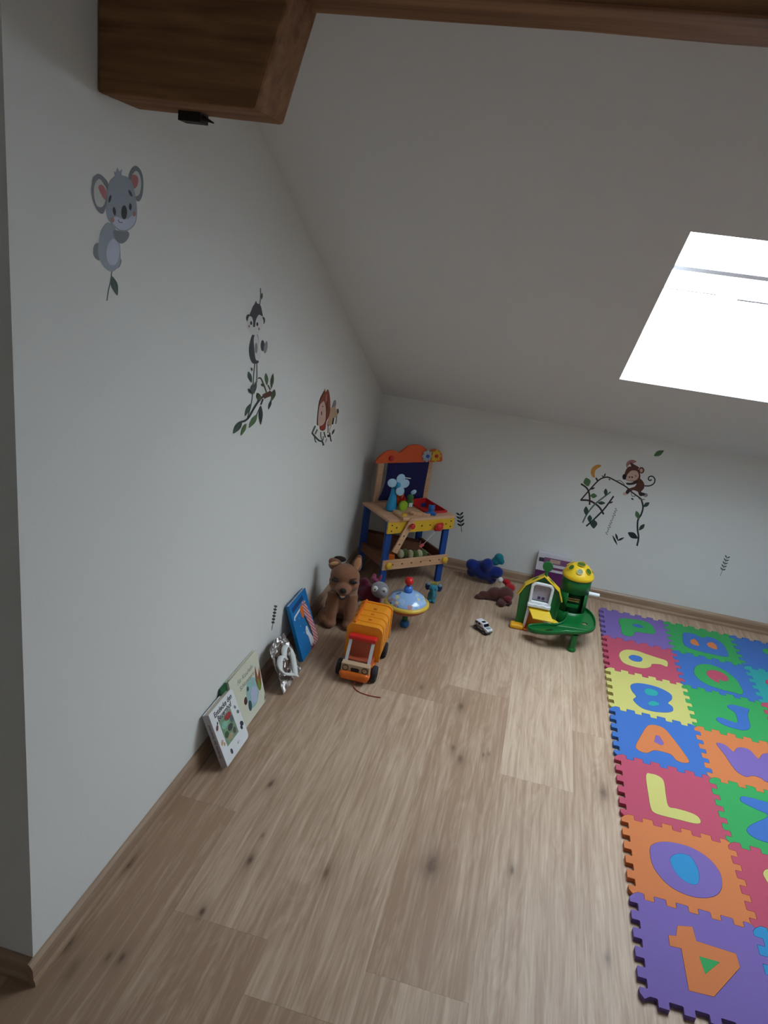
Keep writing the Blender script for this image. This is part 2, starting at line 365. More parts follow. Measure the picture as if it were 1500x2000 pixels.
# ================================================================== WALL STICKERS
def LW(u, v, h): p = on_axis((u, v), 0, h); return p
def BW(u, v, h): p = on_axis((u, v), 1, -h); return p
class Sticker:
    """flat vinyl pieces on a wall; measured with a zoomed view (offset, scale)"""
    def __init__(s, name, label, wall, off, sc, group='animal stickers on the walls', cat='wall sticker', anchor=None):
        s.P = LW if wall == 'L' else BW; s.off = off; s.sc = sc; s.layer = 0
        a = s.P(anchor[0] / sc + off[0], anchor[1] / sc + off[1], 0) if anchor else V((0, 0, 0))
        s.t = thing(name, label, cat, a, group=group); s.a = a
    def poly(s, name, pts, m, n=4, layer=None):
        s.layer += 1; l = s.layer if layer is None else layer
        q = cr(pts, n) if n > 1 else [V((p[0], p[1], 0)) for p in pts]
        q = [(p.x / s.sc + s.off[0], p.y / s.sc + s.off[1]) for p in q]
        return B().slab(q, (), lambda u, v, h: s.P(u, v, h) - s.a, 0.00005, 0.00015 + 0.00003 * l).build(name, m, s.t)
    def ell(s, name, cx, cy, rx, ry, m, rot=0):
        c, sn = math.cos(rot), math.sin(rot)
        return s.poly(name, [(cx + rx * math.cos(a) * c - ry * math.sin(a) * sn, cy + rx * math.cos(a) * sn + ry * math.sin(a) * c) for a in [i * math.pi / 6 for i in range(12)]], m, 2)
    def _leafpts(s, a, b, w):
        a = V((*a, 0)); b = V((*b, 0)); d = b - a; n = V((-d.y, d.x, 0)).normalized() * (w / 2)
        L = []
        for t, k in ((0, 0), (.2, .65), (.45, 1), (.7, .75), (1, 0)): L.append(a + d * t + n * k)
        R = [a + d * t - n * k for t, k in ((.7, .75), (.45, 1), (.2, .65))]
        return [(p.x, p.y) for p in L + R]
    def leaf(s, a, b, w, m, vein=None):
        s.poly('leaf', s._leafpts(a, b, w), m, 3)
        if vein: s.line('leaf_vein', [a, b], max(3, w * 0.07), vein)
    def line(s, name, pts, w, m, n=5):
        P = cr(pts, n, False) if len(pts) > 2 else [V((*p, 0)) for p in pts]
        L, R = [], []
        for i, p in enumerate(P):
            t = (P[min(i + 1, len(P) - 1)] - P[max(i - 1, 0)]).normalized(); nn = V((-t.y, t.x, 0)) * (w / 2)
            L.append(p + nn); R.append(p - nn)
        s.layer += 1; l = s.layer; q = L + R[::-1]
        b = B(); fn = lambda p, h: s.P(p.x / s.sc + s.off[0], p.y / s.sc + s.off[1], h) - s.a
        hi, lo = 0.00015 + 0.00003 * l, 0.00005
        for i in range(len(P) - 1):
            vs = [b.bm.verts.new(fn(p, h)) for h in (hi, lo) for p in (L[i], L[i + 1], R[i + 1], R[i])]
            b.bm.faces.new(vs[:4]); b.bm.faces.new(vs[4:][::-1])
            for k in range(4): b.bm.faces.new((vs[k], vs[(k + 1) % 4], vs[4 + (k + 1) % 4], vs[4 + k]))
        return b.build(name, m, s.t)
def vin(name, rgb): return mat('vinyl_' + name, rgb, 0.55, vary=0.08, vscale=40, spec=0.3)
GD = vin('dark_green', (52, 74, 66)); GM = vin('green', (84, 118, 76)); GO = vin('olive', (72, 84, 58)); GS = vin('slate', (84, 98, 98)); GK = vin('blackish', (40, 50, 54))
BRN = vin('brown', (96, 58, 48)); DBR = vin('dark_brown', (58, 46, 44)); PNK = vin('pink', (170, 118, 118)); SKIN = vin('skin', (206, 172, 158)); BLK = vin('black', (34, 34, 42))
KG = vin('koala_grey', (146, 154, 166)); KGL = vin('koala_light', (188, 192, 212)); KGD = vin('koala_dark', (116, 121, 127)); EARW = vin('ear_white', (196, 196, 190)); PKD = vin('deep_pink', (176, 106, 108))
WHT = vin('white', (216, 216, 214)); DKG = vin('dark_grey', (66, 66, 74)); MDG = vin('mid_grey', (140, 138, 142)); RST = vin('rust', (136, 66, 46)); TAN = vin('tan', (190, 158, 128)); RED = vin('red', (150, 54, 42))
BAN = vin('banana', (214, 150, 72)); STM = vin('stem_green', (92, 110, 98))

k = Sticker('koala_sticker', 'grey koala wall sticker clinging to a green stem, high on the left wall', 'L', (130, 300), 6.665, anchor=(590, 1000))
k.line('stem', [(592, 1500), (575, 1650), (545, 1780), (525, 1915)], 16, GS)
k.leaf((585, 1590), (662, 1848), 90, GD, GS)
k.poly('foot', [(415, 1165), (360, 1195), (345, 1290), (375, 1360), (440, 1385), (450, 1250)], KGD)
k.poly('foot', [(690, 1350), (715, 1400), (690, 1475), (640, 1490), (640, 1400)], KGD)
k.poly('body', [(540, 895), (450, 1000), (420, 1150), (410, 1300), (440, 1400), (500, 1490), (590, 1540), (670, 1480), (700, 1400), (702, 1280), (690, 1170), (650, 1000)], KG)
k.poly('belly', [(540, 1190), (600, 1110), (660, 1140), (690, 1220), (680, 1350), (640, 1440), (560, 1440), (520, 1320)], KGL)
k.poly('arm', [(610, 1000), (700, 1005), (795, 1010), (815, 1070), (770, 1145), (700, 1170), (630, 1110)], KGD)
k.poly('ear', [(330, 400), (350, 310), (415, 262), (490, 310), (545, 400), (530, 560), (510, 700), (470, 785), (400, 740), (345, 620), (320, 490)], KGD)
k.poly('inner_ear', [(362, 420), (420, 330), (480, 390), (525, 480), (510, 600), (470, 690), (400, 680), (362, 570)], EARW)
k.poly('ear_pink', [(415, 430), (470, 410), (522, 500), (505, 600), (450, 530)], PKD)
k.poly('ear', [(808, 320), (840, 210), (900, 162), (955, 200), (992, 290), (1000, 430), (980, 570), (930, 625), (880, 560), (830, 430)], KGD)
k.poly('inner_ear', [(850, 290), (900, 225), (950, 270), (972, 400), (950, 520), (900, 555), (870, 480), (840, 380)], EARW)
k.poly('ear_pink', [(845, 290), (900, 280), (935, 330), (920, 420), (880, 455), (850, 400)], PKD)
k.poly('tuft', [(640, 320), (615, 230), (650, 250), (660, 180), (690, 235), (725, 195), (715, 260), (740, 320)], KG, 1)
k.poly('head', [(548, 400), (600, 320), (680, 285), (780, 300), (850, 370), (880, 470), (905, 600), (918, 720), (910, 860), (870, 950), (780, 1008), (680, 1000), (600, 940), (548, 860), (520, 760), (525, 560)], KG)
k.poly('muzzle', [(590, 880), (640, 820), (720, 850), (800, 850), (890, 780), (890, 890), (800, 985), (680, 980)], KGL)
k.ell('eye', 622, 750, 20, 56, BLK, -.15); k.ell('eye', 830, 692, 18, 46, BLK); k.ell('nose', 750, 765, 38, 92, BLK)
k.ell('eyebrow', 565, 588, 16, 52, GK, .25); k.ell('eyebrow', 830, 516, 16, 48, GK, -.45)
k.ell('cheek', 600, 862, 24, 34, PNK); k.ell('cheek', 880, 785, 20, 34, PNK)
k.line('smile', [(672, 860), (690, 895), (730, 895)], 8, GK)

s = Sticker('badger_sticker', 'black and white badger wall sticker hanging on a leafy branch, middle of the left wall', 'L', (430, 540), 5.715, anchor=(400, 900))
s.line('stem', [(450, 130), (450, 230), (440, 330)], 12, GS); s.leaf((468, 180), (462, 260), 22, GD)
s.line('stem', [(408, 955), (410, 1060), (408, 1180)], 18, MDG)
s.line('stem', [(388, 960), (372, 1120), (362, 1300), (345, 1430), (305, 1575)], 12, GD)
s.poly('body', [(362, 645), (330, 740), (320, 830), (335, 920), (368, 972), (425, 965), (430, 935), (440, 850), (430, 700), (410, 640)], DKG)
s.poly('belly', [(375, 690), (405, 650), (425, 690), (445, 830), (455, 870), (430, 935), (398, 925), (385, 840)], WHT)
s.ell('arm', 402, 800, 16, 60, MDG); s.ell('foot', 474, 772, 22, 62, DKG); s.ell('foot_sole', 508, 790, 20, 70, MDG, .15)
s.ell('ear', 315, 465, 24, 42, DKG); s.ell('ear', 482, 490, 20, 40, DKG)
s.poly('face', [(303, 510), (330, 440), (400, 425), (455, 440), (485, 510), (450, 600), (400, 655), (350, 640), (312, 590)], WHT)
s.poly('mask', [(340, 400), (370, 330), (385, 310), (400, 270), (412, 300), (430, 305), (455, 330), (470, 400), (476, 450), (440, 425), (415, 450), (396, 500), (390, 560), (366, 560), (368, 500), (352, 450), (325, 440)], DKG, 2)
s.ell('eye', 346, 520, 11, 22, BLK); s.ell('eye', 415, 533, 11, 22, BLK); s.ell('cheek', 323, 555, 9, 16, PNK); s.ell('cheek', 433, 585, 9, 16, PNK)
s.off = (440, 700); s.sc = 12.5
s.line('branch', [(1000, 880), (900, 950), (830, 1020), (740, 1150), (660, 1290), (580, 1430), (500, 1510), (415, 1550)], 48, GK)
s.line('branch', [(1130, 820), (1080, 870), (1000, 900), (930, 940)], 120, BRN)
s.line('twig', [(800, 490), (860, 480), (920, 590), (970, 720), (1005, 830)], 34, GO); s.line('twig', [(1040, 650), (1100, 770)], 30, GK)
s.line('twig', [(920, 990), (870, 1130)], 40, GK); s.line('twig', [(850, 1180), (760, 1400)], 16, GK)
for a, b_, w_, mm in (((565, 320), (640, 595), 100, GD), ((990, 360), (1020, 660), 90, GM), ((1168, 370), (1120, 750), 80, GO), ((1205, 760), (1140, 1030), 110, GO), ((1130, 1010), (1052, 1250), 60, GK),
                  ((790, 840), (850, 1050), 120, GO), ((615, 1110), (485, 1405), 90, GD), ((870, 1150), (865, 1625), 100, GK), ((780, 1370), (585, 1695), 120, GM), ((410, 1520), (200, 1835), 140, GD),
                  ((515, 1590), (385, 1885), 90, GM), ((760, 560), (700, 870), 70, GS), ((560, 740), (650, 860), 60, GK), ((640, 220), (660, 310), 40, GD), ((900, 610), (930, 690), 60, GO), ((660, 640), (670, 880), 80, GS)):
    s.leaf(a, b_, w_, mm, STM)

s = Sticker('lion_sticker', 'orange lion cub wall sticker reading over a twig, left wall near the corner', 'L', (590, 740), 14.29, anchor=(650, 1000))
s.poly('body', [(780, 860), (830, 760), (890, 610), (945, 610), (945, 840), (1000, 830), (1020, 930), (975, 1050), (900, 1100), (850, 1250), (740, 1320), (690, 1250), (750, 1050)], TAN)
s.poly('ear', [(830, 790), (890, 600), (945, 620), (940, 740)], MDG); s.ell('tail_tip', 1000, 900, 26, 70, DKG)
s.poly('mane', [(640, 270), (600, 370), (550, 440), (480, 600), (445, 850), (420, 1100), (415, 1290), (480, 1300), (490, 1400), (560, 1450), (650, 1400), (680, 1200), (750, 1050), (790, 820), (775, 480), (735, 310), (700, 300), (660, 370)], RST, 3)
s.line('mane_edge', [(610, 350), (500, 600), (452, 850), (430, 1100), (425, 1280)], 26, DBR); s.line('mane_edge', [(700, 620), (690, 850), (650, 1150), (570, 1290)], 40, BRN)
s.poly('face', [(575, 640), (620, 640), (655, 780), (665, 950), (650, 1150), (600, 1260), (520, 1310), (450, 1290), (450, 1050), (485, 760)], SKIN)
s.poly('mane_stripe', [(665, 450), (690, 430), (690, 600), (660, 670)], PNK); s.ell('eye', 545, 960, 14, 60, DBR); s.ell('eye', 575, 770, 12, 20, DBR)
s.poly('neckerchief', [(500, 1350), (570, 1300), (640, 1330), (610, 1430), (540, 1440)], RED)
s.line('paw', [(880, 1090), (850, 1270)], 40, DBR); s.line('paw', [(965, 1050), (940, 1260)], 34, MDG); s.line('leg', [(770, 1500), (790, 1640), (815, 1750)], 34, DBR); s.line('leg', [(725, 1280), (720, 1520)], 20, DBR)
s.line('leg', [(820, 1270), (770, 1400), (760, 1500)], 20, TAN)
s.line('twig', [(270, 1500), (360, 1610), (470, 1720), (560, 1750), (600, 1860)], 50, GD); s.line('twig', [(370, 1310), (285, 1500)], 46, GS); s.line('twig', [(425, 1410), (365, 1545)], 40, GS)
s.line('twig', [(345, 1620), (370, 1740), (410, 1770)], 26, GD); s.line('twig', [(520, 1480), (525, 1620), (580, 1720), (590, 1600)], 24, GO); s.line('twig', [(610, 1480), (650, 1640)], 34, GO)
s.leaf((905, 1400), (830, 1560), 60, GS); s.leaf((700, 1640), (640, 1800), 20, GS); s.ell('paw', 740, 1590, 40, 40, DBR)

s = Sticker('monkey_sticker', 'brown monkey wall sticker sitting on a curling vine with bananas, on the low back wall', 'B', (1120, 890), 8.333, anchor=(700, 700))
s.line('vine', [(120, 720), (260, 560), (400, 410), (480, 362), (560, 350), (640, 385), (760, 450), (860, 510), (960, 600), (1100, 700)], 22, DBR)
s.line('vine', [(1100, 700), (1132, 830), (1105, 950), (1050, 1050), (1043, 1200), (1060, 1330), (1035, 1468)], 28, GK)
s.line('vine', [(112, 722), (250, 730), (350, 780), (430, 850), (492, 955)], 30, DBR)
s.line('vine', [(122, 458), (210, 520), (252, 600), (265, 700), (262, 800)], 28, DBR)
s.line('vine', [(605, 590), (500, 670), (350, 790), (220, 950), (150, 1092)], 24, STM)
s.line('vine', [(655, 658), (560, 790), (480, 890), (340, 1030), (208, 1148)], 26, GK)
s.line('tendril', [(940, 600), (960, 660), (1020, 650)], 12, STM); s.line('tendril', [(700, 410), (760, 405), (830, 470)], 12, STM); s.line('tendril', [(1060, 690), (1100, 715), (1160, 710)], 14, STM)
for a, b_, w_, mm in (((205, 360), (240, 500), 120, GM), ((275, 650), (385, 655), 80, GM), ((525, 535), (525, 655), 62, GD), ((395, 770), (520, 770), 56, GD), ((205, 825), (205, 970), 76, GD), ((268, 965), (262, 1085), 76, GD),
                  ((330, 1040), (330, 1185), 118, GD), ((1235, 762), (1135, 835), 64, GD), ((1020, 900), (1065, 1035), 72, GM), ((1158, 1115), (1065, 1215), 64, GD), ((888, 1252), (1050, 1345), 96, GK),
                  ((520, 285), (500, 350), 24, DBR), ((460, 325), (500, 350), 20, DBR), ((350, 520), (275, 550), 30, DBR), ((645, 745), (580, 780), 26, DBR), ((600, 400), (570, 375), 22, DBR), ((940, 690), (980, 720), 26, GK)):
    s.leaf(a, b_, w_, mm)
s.line('twig', [(400, 420), (365, 360)], 26, DBR)
s.poly('banana', [(445, 150), (370, 152), (300, 205), (282, 280), (310, 345), (350, 350), (345, 290), (370, 225), (440, 182)], BAN)
s.poly('banana', [(1025, 95), (960, 65), (890, 88), (858, 140), (870, 195), (905, 150), (990, 118)], PNK)
s.line('tail', [(1150, 490), (1240, 490), (1310, 450), (1325, 385), (1290, 338), (1240, 340), (1218, 378), (1245, 405), (1275, 388)], 20, GK)
s.ell('foot', 842, 618, 38, 26, SKIN); s.ell('foot', 1172, 642, 40, 32, MDG)
s.poly('leg', [(900, 530), (850, 590), (880, 625), (930, 580), (960, 560)], DBR); s.poly('leg', [(1050, 560), (1075, 650), (1140, 650), (1165, 615), (1100, 590)], DBR)
s.poly('body', [(1050, 350), (1140, 430), (1152, 520), (1105, 580), (1080, 605), (1000, 565), (900, 560), (920, 530), (1000, 500), (1030, 440)], BRN)
s.poly('arm', [(860, 440), (940, 440), (1030, 400), (1050, 430), (980, 470), (880, 475)], DBR); s.poly('arm', [(925, 110), (1000, 150), (1070, 200), (1000, 240), (950, 190)], BRN)
s.ell('ear', 1108, 238, 46, 52, BRN); s.ell('inner_ear', 1105, 240, 26, 32, SKIN)
s.poly('head', [(840, 270), (890, 185), (990, 180), (1060, 230), (1090, 330), (1060, 400), (960, 420), (860, 400), (830, 340)], BRN)
s.ell('ear', 828, 345, 32, 46, BLK)
s.poly('face', [(860, 350), (890, 290), (950, 242), (1030, 250), (1065, 320), (1030, 390), (940, 412), (860, 395)], SKIN)
s.ell('eye', 912, 348, 12, 14, BRN); s.ell('eye', 955, 350, 13, 14, DBR); s.ell('cheek', 1015, 330, 16, 16, PNK)

s = Sticker('script_sticker', 'thin line of slanting handwriting sticker inside the monkey vine', 'B', (1120, 890), 8.333, group='small stickers on the back wall', anchor=(610, 1060))
pts = []
for i in range(34):
    t = i / 33; x = 530 + 170 * t; y = 1285 - 430 * t; a = 18 * math.sin(i * 2.1) + (14 if i % 5 == 0 else 0)
    pts.append((x + a * 0.93, y + a * 0.37))
s.line('lettering', pts, 8, GS, 3)
s = Sticker('leaf_trio_sticker', 'three dark narrow leaves sticker below the handwriting under the vine', 'B', (1120, 890), 8.333, group='small stickers on the back wall', anchor=(715, 1370))
s.leaf((635, 1295), (715, 1458), 32, GK); s.leaf((685, 1265), (725, 1385), 36, GK); s.leaf((715, 1385), (828, 1332), 34, GK)
s = Sticker('leaf_sticker', 'single green leaf sticker above right of the monkey', 'B', (1100, 860), 4.2857, group='small stickers on the back wall', anchor=(800, 108))
s.leaf((760, 130), (842, 86), 44, GM, GD)
def sprig(name, label, wall, off, sc, a, b, n, lw, ll, mm, side=1.0):
    s = Sticker(name, label, wall, off, sc, group='leafy sprig stickers', anchor=((a[0] + b[0]) / 2, (a[1] + b[1]) / 2))
    s.line('stem', [a, b], lw * 0.3, mm)
    A = V((*a, 0)); D = V((*b, 0)) - A; Nn = V((-D.y, D.x, 0)).normalized()
    for i in range(n):
        t = i / n * 0.85; p = A + D * t
        for sg in (-1, 1):
            q = p + Nn * sg * ll * side - D.normalized() * ll * 0.8; s.leaf((p.x, p.y), (q.x, q.y), lw, mm)
sprig('sprig_sticker', 'small dark leafy sprig sticker on back wall right of the toy workbench', 'B', (660, 840), 5.769, (1375, 960), (1395, 1150), 4, 22, 42, GK)
sprig('sprig_sticker', 'faint dotted sprig sticker on back wall at far right above the foam mat', 'B', (1100, 860), 4.2857, (1370, 985), (1315, 1135), 5, 12, 24, GS)
sprig('sprig_sticker', 'narrow dark sprig sticker low on left wall above the crinkled heart', 'L', (370, 1140), 5.404, (908, 250), (868, 490), 6, 22, 28, DKG, 0.5)

# ================================================================== FOAM MAT
FC = {'purple': (122, 98, 172), 'rose': (188, 72, 98), 'yellow': (206, 198, 112), 'blue': (56, 108, 186), 'orange': (214, 122, 66), 'green': (46, 162, 84), 'teal': (34, 160, 158), 'sky': (40, 140, 196)}
def foam(c): return mat('foam_' + c, tuple(x * 0.94 for x in FC[c]), 0.75, bump=0.5, bscale=900, vary=0.05, vscale=300, spec=0.3, sheen=0.1)
T = 0.300; MX, MY = 1.2421, -0.140
def seam(a, b, sign):
    """puzzle edge from a to b: tabs of 9 mm to either side, shared by both neighbours"""
    a = V((*a, 0)); b = V((*b, 0)); d = (b - a); L = d.length; d.normalize(); n = V((-d.y, d.x, 0)) * sign
    out = [a]; K = 11; st = L / K; h = 0.0098
    for i in range(K):
        s0, s1 = i * st, (i + 1) * st; hh = h if i % 2 == 0 else -h
        if i == 0: s0 = 0.0115
        if i == K - 1: s1 = L - 0.0115
        e = 0.0014 if hh > 0 else -0.0014
        out += [a + d * (s0 - e * (i > 0)) + n * hh * 0.88, a + d * (s0 - e * (i > 0) + .002 * (1)) + n * hh, a + d * (s1 + e * (i < K - 1) - .002) + n * hh, a + d * (s1 + e * (i < K - 1)) + n * hh * 0.88]
    return out
def tile_outline(c, r):
    x0, x1 = MX + c * T, MX + (c + 1) * T; y1, y0 = MY - r * T, MY - (r + 1) * T
    bot = seam((x0, y0), (x1, y0), 1); rgt = seam((x1, y0), (x1, y1), 1)
    top = seam((x0, y1), (x1, y1), 1)[::-1]; lft = seam((x0, y0), (x0, y1), 1)[::-1]
    def ends(seg, a, b, rev):  return seg
    P = bot[0:] + [V((x1, y0, 0))] + rgt[1:] + [V((x1, y1, 0))] + top[:-1] + [V((x0, y1, 0))] + lft[:-1]
    out = []
    cx, cy = (x0 + x1) / 2, (y0 + y1) / 2
    for p in P:
        if out and (p - V((*out[-1], 0))).length < 1e-5: continue
        out.append((p.x, p.y))
    return out
def zz(off, sc, pts, z=0.0125, n=4):
    q = cr(pts, n) if n > 1 else [V((*p, 0)) for p in pts]
    return [(lambda w_: (w_.x, w_.y))(on_axis((p.x / sc + off[0], p.y / sc + off[1]), 2, z)) for p in q]
C8 = ((1150, 1170), 4.2857); C9 = ((1180, 1500), 4.0)
L_P = zz(*C8, [(255, 165), (400, 172), (490, 195), (540, 235), (555, 275), (540, 292), (470, 285), (400, 275), (380, 285), (375, 305), (330, 312), (280, 290), (268, 240)])
H_P = zz(*C8, [(368, 208), (420, 212), (455, 232), (440, 243), (375, 228)], n=2)
L_9 = zz(*C8, [(255, 455), (300, 425), (390, 430), (480, 460), (570, 490), (655, 520), (655, 568), (600, 548), (530, 545), (520, 565), (470, 580), (390, 570), (300, 540), (262, 500)])
H_9 = zz(*C8, [(335, 480), (370, 468), (430, 482), (450, 505), (430, 525), (375, 520), (340, 500)])
L_8 = zz(*C8, [(350, 720), (410, 703), (520, 720), (620, 755), (690, 800), (695, 840), (665, 870), (700, 900), (705, 935), (660, 950), (560, 945), (460, 920), (400, 880), (370, 840), (395, 815), (360, 770)])
H_8a = zz(*C8, [(465, 760), (500, 748), (560, 765), (582, 790), (560, 812), (500, 805), (470, 785)]); H_8b = zz(*C8, [(495, 870), (530, 852), (580, 868), (590, 885), (550, 895), (510, 890)])
L_A = zz(*C8, [(480, 1070), (520, 1052), (580, 1060), (640, 1090), (700, 1160), (770, 1250), (835, 1345), (835, 1370), (790, 1372), (730, 1350), (690, 1305), (620, 1280), (550, 1268), (515, 1280), (490, 1290), (440, 1280), (395, 1250), (395, 1215), (430, 1150)])
H_A = zz(*C8, [(560, 1140), (590, 1145), (630, 1210), (610, 1228), (545, 1195)], n=1)
L_B = zz(*C8, [(785, 290), (830, 282), (900, 300), (950, 325), (990, 315), (1060, 335), (1120, 375), (1150, 420), (1170, 480), (1100, 475), (1000, 455), (900, 430), (830, 405), (790, 370)])
H_Ba = zz(*C8, [(850, 345), (880, 335), (905, 350), (925, 388), (890, 388), (855, 370)]); H_Bb = zz(*C8, [(990, 370), (1030, 362), (1065, 385), (1075, 422), (1030, 412), (995, 392)])
L_Q = zz(*C8, [(880, 590), (905, 555), (980, 543), (1080, 570), (1170, 620), (1240, 680), (1275, 740), (1295, 780), (1270, 800), (1220, 785), (1120, 760), (1010, 725), (930, 680), (885, 630)])
H_Q = zz(*C8, [(985, 610), (1030, 593), (1100, 610), (1150, 640), (1170, 680), (1130, 688), (1090, 672), (1095, 705), (1050, 685), (1000, 650)], n=2)
L_J = zz(*C8, [(1160, 890), (1210, 885), (1300, 908), (1345, 925), (1335, 950), (1335, 1000), (1352, 1050), (1345, 1085), (1300, 1100), (1220, 1085), (1130, 1055), (1075, 1020), (1065, 998), (1100, 990), (1170, 1015), (1240, 1035), (1240, 1000), (1220, 950), (1170, 915)], n=3)
L_W = zz(*C8, [(1065, 1205), (1100, 1205), (1150, 1225), (1200, 1270), (1215, 1275), (1240, 1245), (1290, 1243), (1350, 1265), (1400, 1320), (1425, 1335), (1450, 1300), (1500, 1290), (1560, 1310), (1650, 1400), (1640, 1500), (1500, 1535), (1440, 1500), (1370, 1480), (1320, 1490), (1250, 1455), (1200, 1400), (1140, 1310), (1085, 1240)], n=3)
L_L = zz(*C9, [(325, 55), (370, 45), (420, 60), (460, 90), (475, 140), (485, 220), (505, 300), (560, 315), (650, 340), (720, 370), (755, 410), (745, 435), (690, 432), (600, 410), (480, 380), (400, 355), (365, 320), (345, 220)])
L_O = zz(*C9, [(355, 630), (390, 590), (470, 575), (580, 590), (700, 630), (810, 700), (890, 790), (920, 870), (915, 950), (870, 1000), (770, 1018), (650, 995), (520, 930), (420, 830), (370, 740)])
H_O = zz(*C9, [(515, 710), (540, 680), (600, 668), (670, 690), (715, 750), (742, 830), (735, 900), (690, 912), (620, 880), (560, 820), (525, 760)])
L_4 = zz(*C9, [(570, 1230), (690, 1240), (720, 1350), (1030, 1450), (1065, 1560), (860, 1790), (660, 1740), (600, 1410), (510, 1390), (500, 1305), (560, 1310)], n=1)
H_4 = zz(*C9, [(740, 1470), (905, 1518), (790, 1612)], n=1)
L_N = zz(*C9, [(1060, 235), (1100, 222), (1280, 268), (1420, 310), (1480, 360), (1480, 620), (1280, 585), (1170, 545), (1112, 490), (1150, 440), (1280, 375), (1180, 320), (1080, 270)], n=3)
L_5 = zz(*C9, [(1240, 820), (1270, 790), (1370, 800), (1440, 860), (1440, 980), (1330, 960), (1260, 870)])
L_T = zz(*C8, [(1450, 430), (1480, 415), (1600, 440), (1640, 480), (1590, 500), (1490, 462)]); L_U = zz(*C8, [(1478, 685), (1500, 675), (1600, 700), (1640, 750), (1580, 770), (1490, 712)])
tiles = [(0, 0, 'purple', 'green', L_P, [H_P], 'blue', 'purple foam tile with a green letter P, by the back wall', 'P'),
 (0, 1, 'rose', 'yellow', L_9, [H_9], 'blue', 'rose foam tile with a yellow number 9 lying sideways', '9'),
 (0, 2, 'yellow', 'blue', L_8, [H_8a, H_8b], 'teal', 'yellow foam tile with a blue number 8', '8'),
 (0, 3, 'blue', 'orange', L_A, [H_A], 'purple', 'blue foam tile with an orange letter A', 'A'),
 (0, 4, 'rose', 'yellow', L_L, [], None, 'rose foam tile with a yellow letter L', 'L'),
 (0, 5, 'orange', 'purple', L_O, [H_O], 'sky', 'orange foam tile with a purple ring O and blue centre', 'O'),
 (0, 6, 'purple', 'orange', L_4, [H_4], 'green', 'purple foam tile with an orange sideways 4, nearest the camera', '4'),
 (1, 0, 'green', 'blue', L_B, [H_Ba, H_Bb], 'orange', 'green foam tile with a blue letter B with orange holes', 'B'),
 (1, 1, 'blue', 'green', L_Q, [H_Q], 'rose', 'blue foam tile with a green letter Q with red centre', 'Q'),
 (1, 2, 'green', 'blue', L_J, [], None, 'green foam tile with a blue letter J', 'J'),
 (1, 3, 'orange', 'purple', L_W, [], None, 'orange foam tile with a purple letter W', 'W'),
 (1, 4, 'green', 'blue', L_N, [], None, 'green foam tile with a blue letter N cut by the right edge', 'N'),
 (1, 5, 'rose', 'yellow', L_5, [], None, 'rose foam tile at the right edge beside the ring O tile', '?'),
 (1, 6, 'sky', None, None, [], None, 'light blue foam tile sliver beside the sideways 4 tile', ''),
 (2, 0, 'blue', 'green', L_T, [], None, 'dark blue foam tile in the back right corner of the mat', ''),
 (2, 1, 'teal', 'rose', L_U, [], None, 'turquoise foam tile at the right edge beside the Q tile', ''),
 (2, 2, 'rose', None, None, [], None, 'rose foam tile corner at the right edge beside the J tile', '')]
def shrink(l, d):
    n = len(l); out = []
    ar = sum(l[i][0] * l[(i + 1) % n][1] - l[(i + 1) % n][0] * l[i][1] for i in range(n))
    sg = 1 if ar > 0 else -1
    for i in range(n):
        a = V((*l[i - 1], 0)); b = V((*l[i], 0)); c = V((*l[(i + 1) % n], 0))
        t = (c - a)
        if t.length < 1e-7: out.append(l[i]); continue
        t.normalize(); nn = V((-t.y, t.x, 0)) * sg * d; out.append((b.x + nn.x, b.y + nn.y))
    return out
for c, r, base, fc, letter, holes, hc, label, ch in tiles:
    cx, cy = MX + (c + .5) * T, MY - (r + .5) * T
    t = thing('foam_tile', label, 'foam tile', (cx, cy, 0), group='alphabet foam puzzle tiles')
    fn = lambda u, v, h: V((u - cx, v - cy, h))
    out = shrink(tile_outline(c, r), 0.0005)
    B().slab(out, [letter] if letter else [], fn, 0.0003, 0.0125).build('tile_base', foam(base), t)
    if letter:
        B().slab(shrink(letter, 0.0009), holes, fn, 0.0003, 0.0129).build('foam_number' if ch in '984' and ch else 'foam_letter', foam(fc), t)
        for h in holes: B().slab(shrink(h, 0.0006), [], fn, 0.0003, 0.0129).build('letter_centre', foam(hc), t)

# ================================================================== COMMON TOY MATERIALS
def plas(n, rgb, rough=0.35): return mat('plastic_' + n, rgb, rough, vary=0.03)
P_OR = plas('orange', (240, 150, 30)); P_OR2 = plas('deep_orange', (226, 110, 30)); P_RED = plas('red', (214, 36, 34)); P_WH = plas('white', (232, 234, 236)); P_BK = plas('black', (30, 30, 32), 0.6)
P_GR = plas('green', (10, 102, 44)); P_YE = plas('yellow', (236, 196, 40)); P_BL = plas('blue', (24, 88, 176)); P_LB = plas('light_blue', (110, 160, 230)); P_DG = plas('dark_green', (10, 78, 44))
W_BL = mat('wood_blue_paint', (22, 72, 150), 0.5, bump=0.1, vary=0.08); W_YE = mat('wood_yellow_paint', (226, 180, 48), 0.5, bump=0.1, vary=0.06); W_OR = mat('wood_orange_paint', (226, 92, 40), 0.5, vary=0.06)
W_RED = mat('wood_red_paint', (206, 40, 44), 0.45); W_NAT = wood_mat('beech', (206, 158, 120), (236, 198, 162), 'X', 1.5, rough=0.5, streak=0.25)
M_HOLE = mat('dark_hole', (48, 30, 22), 0.9)

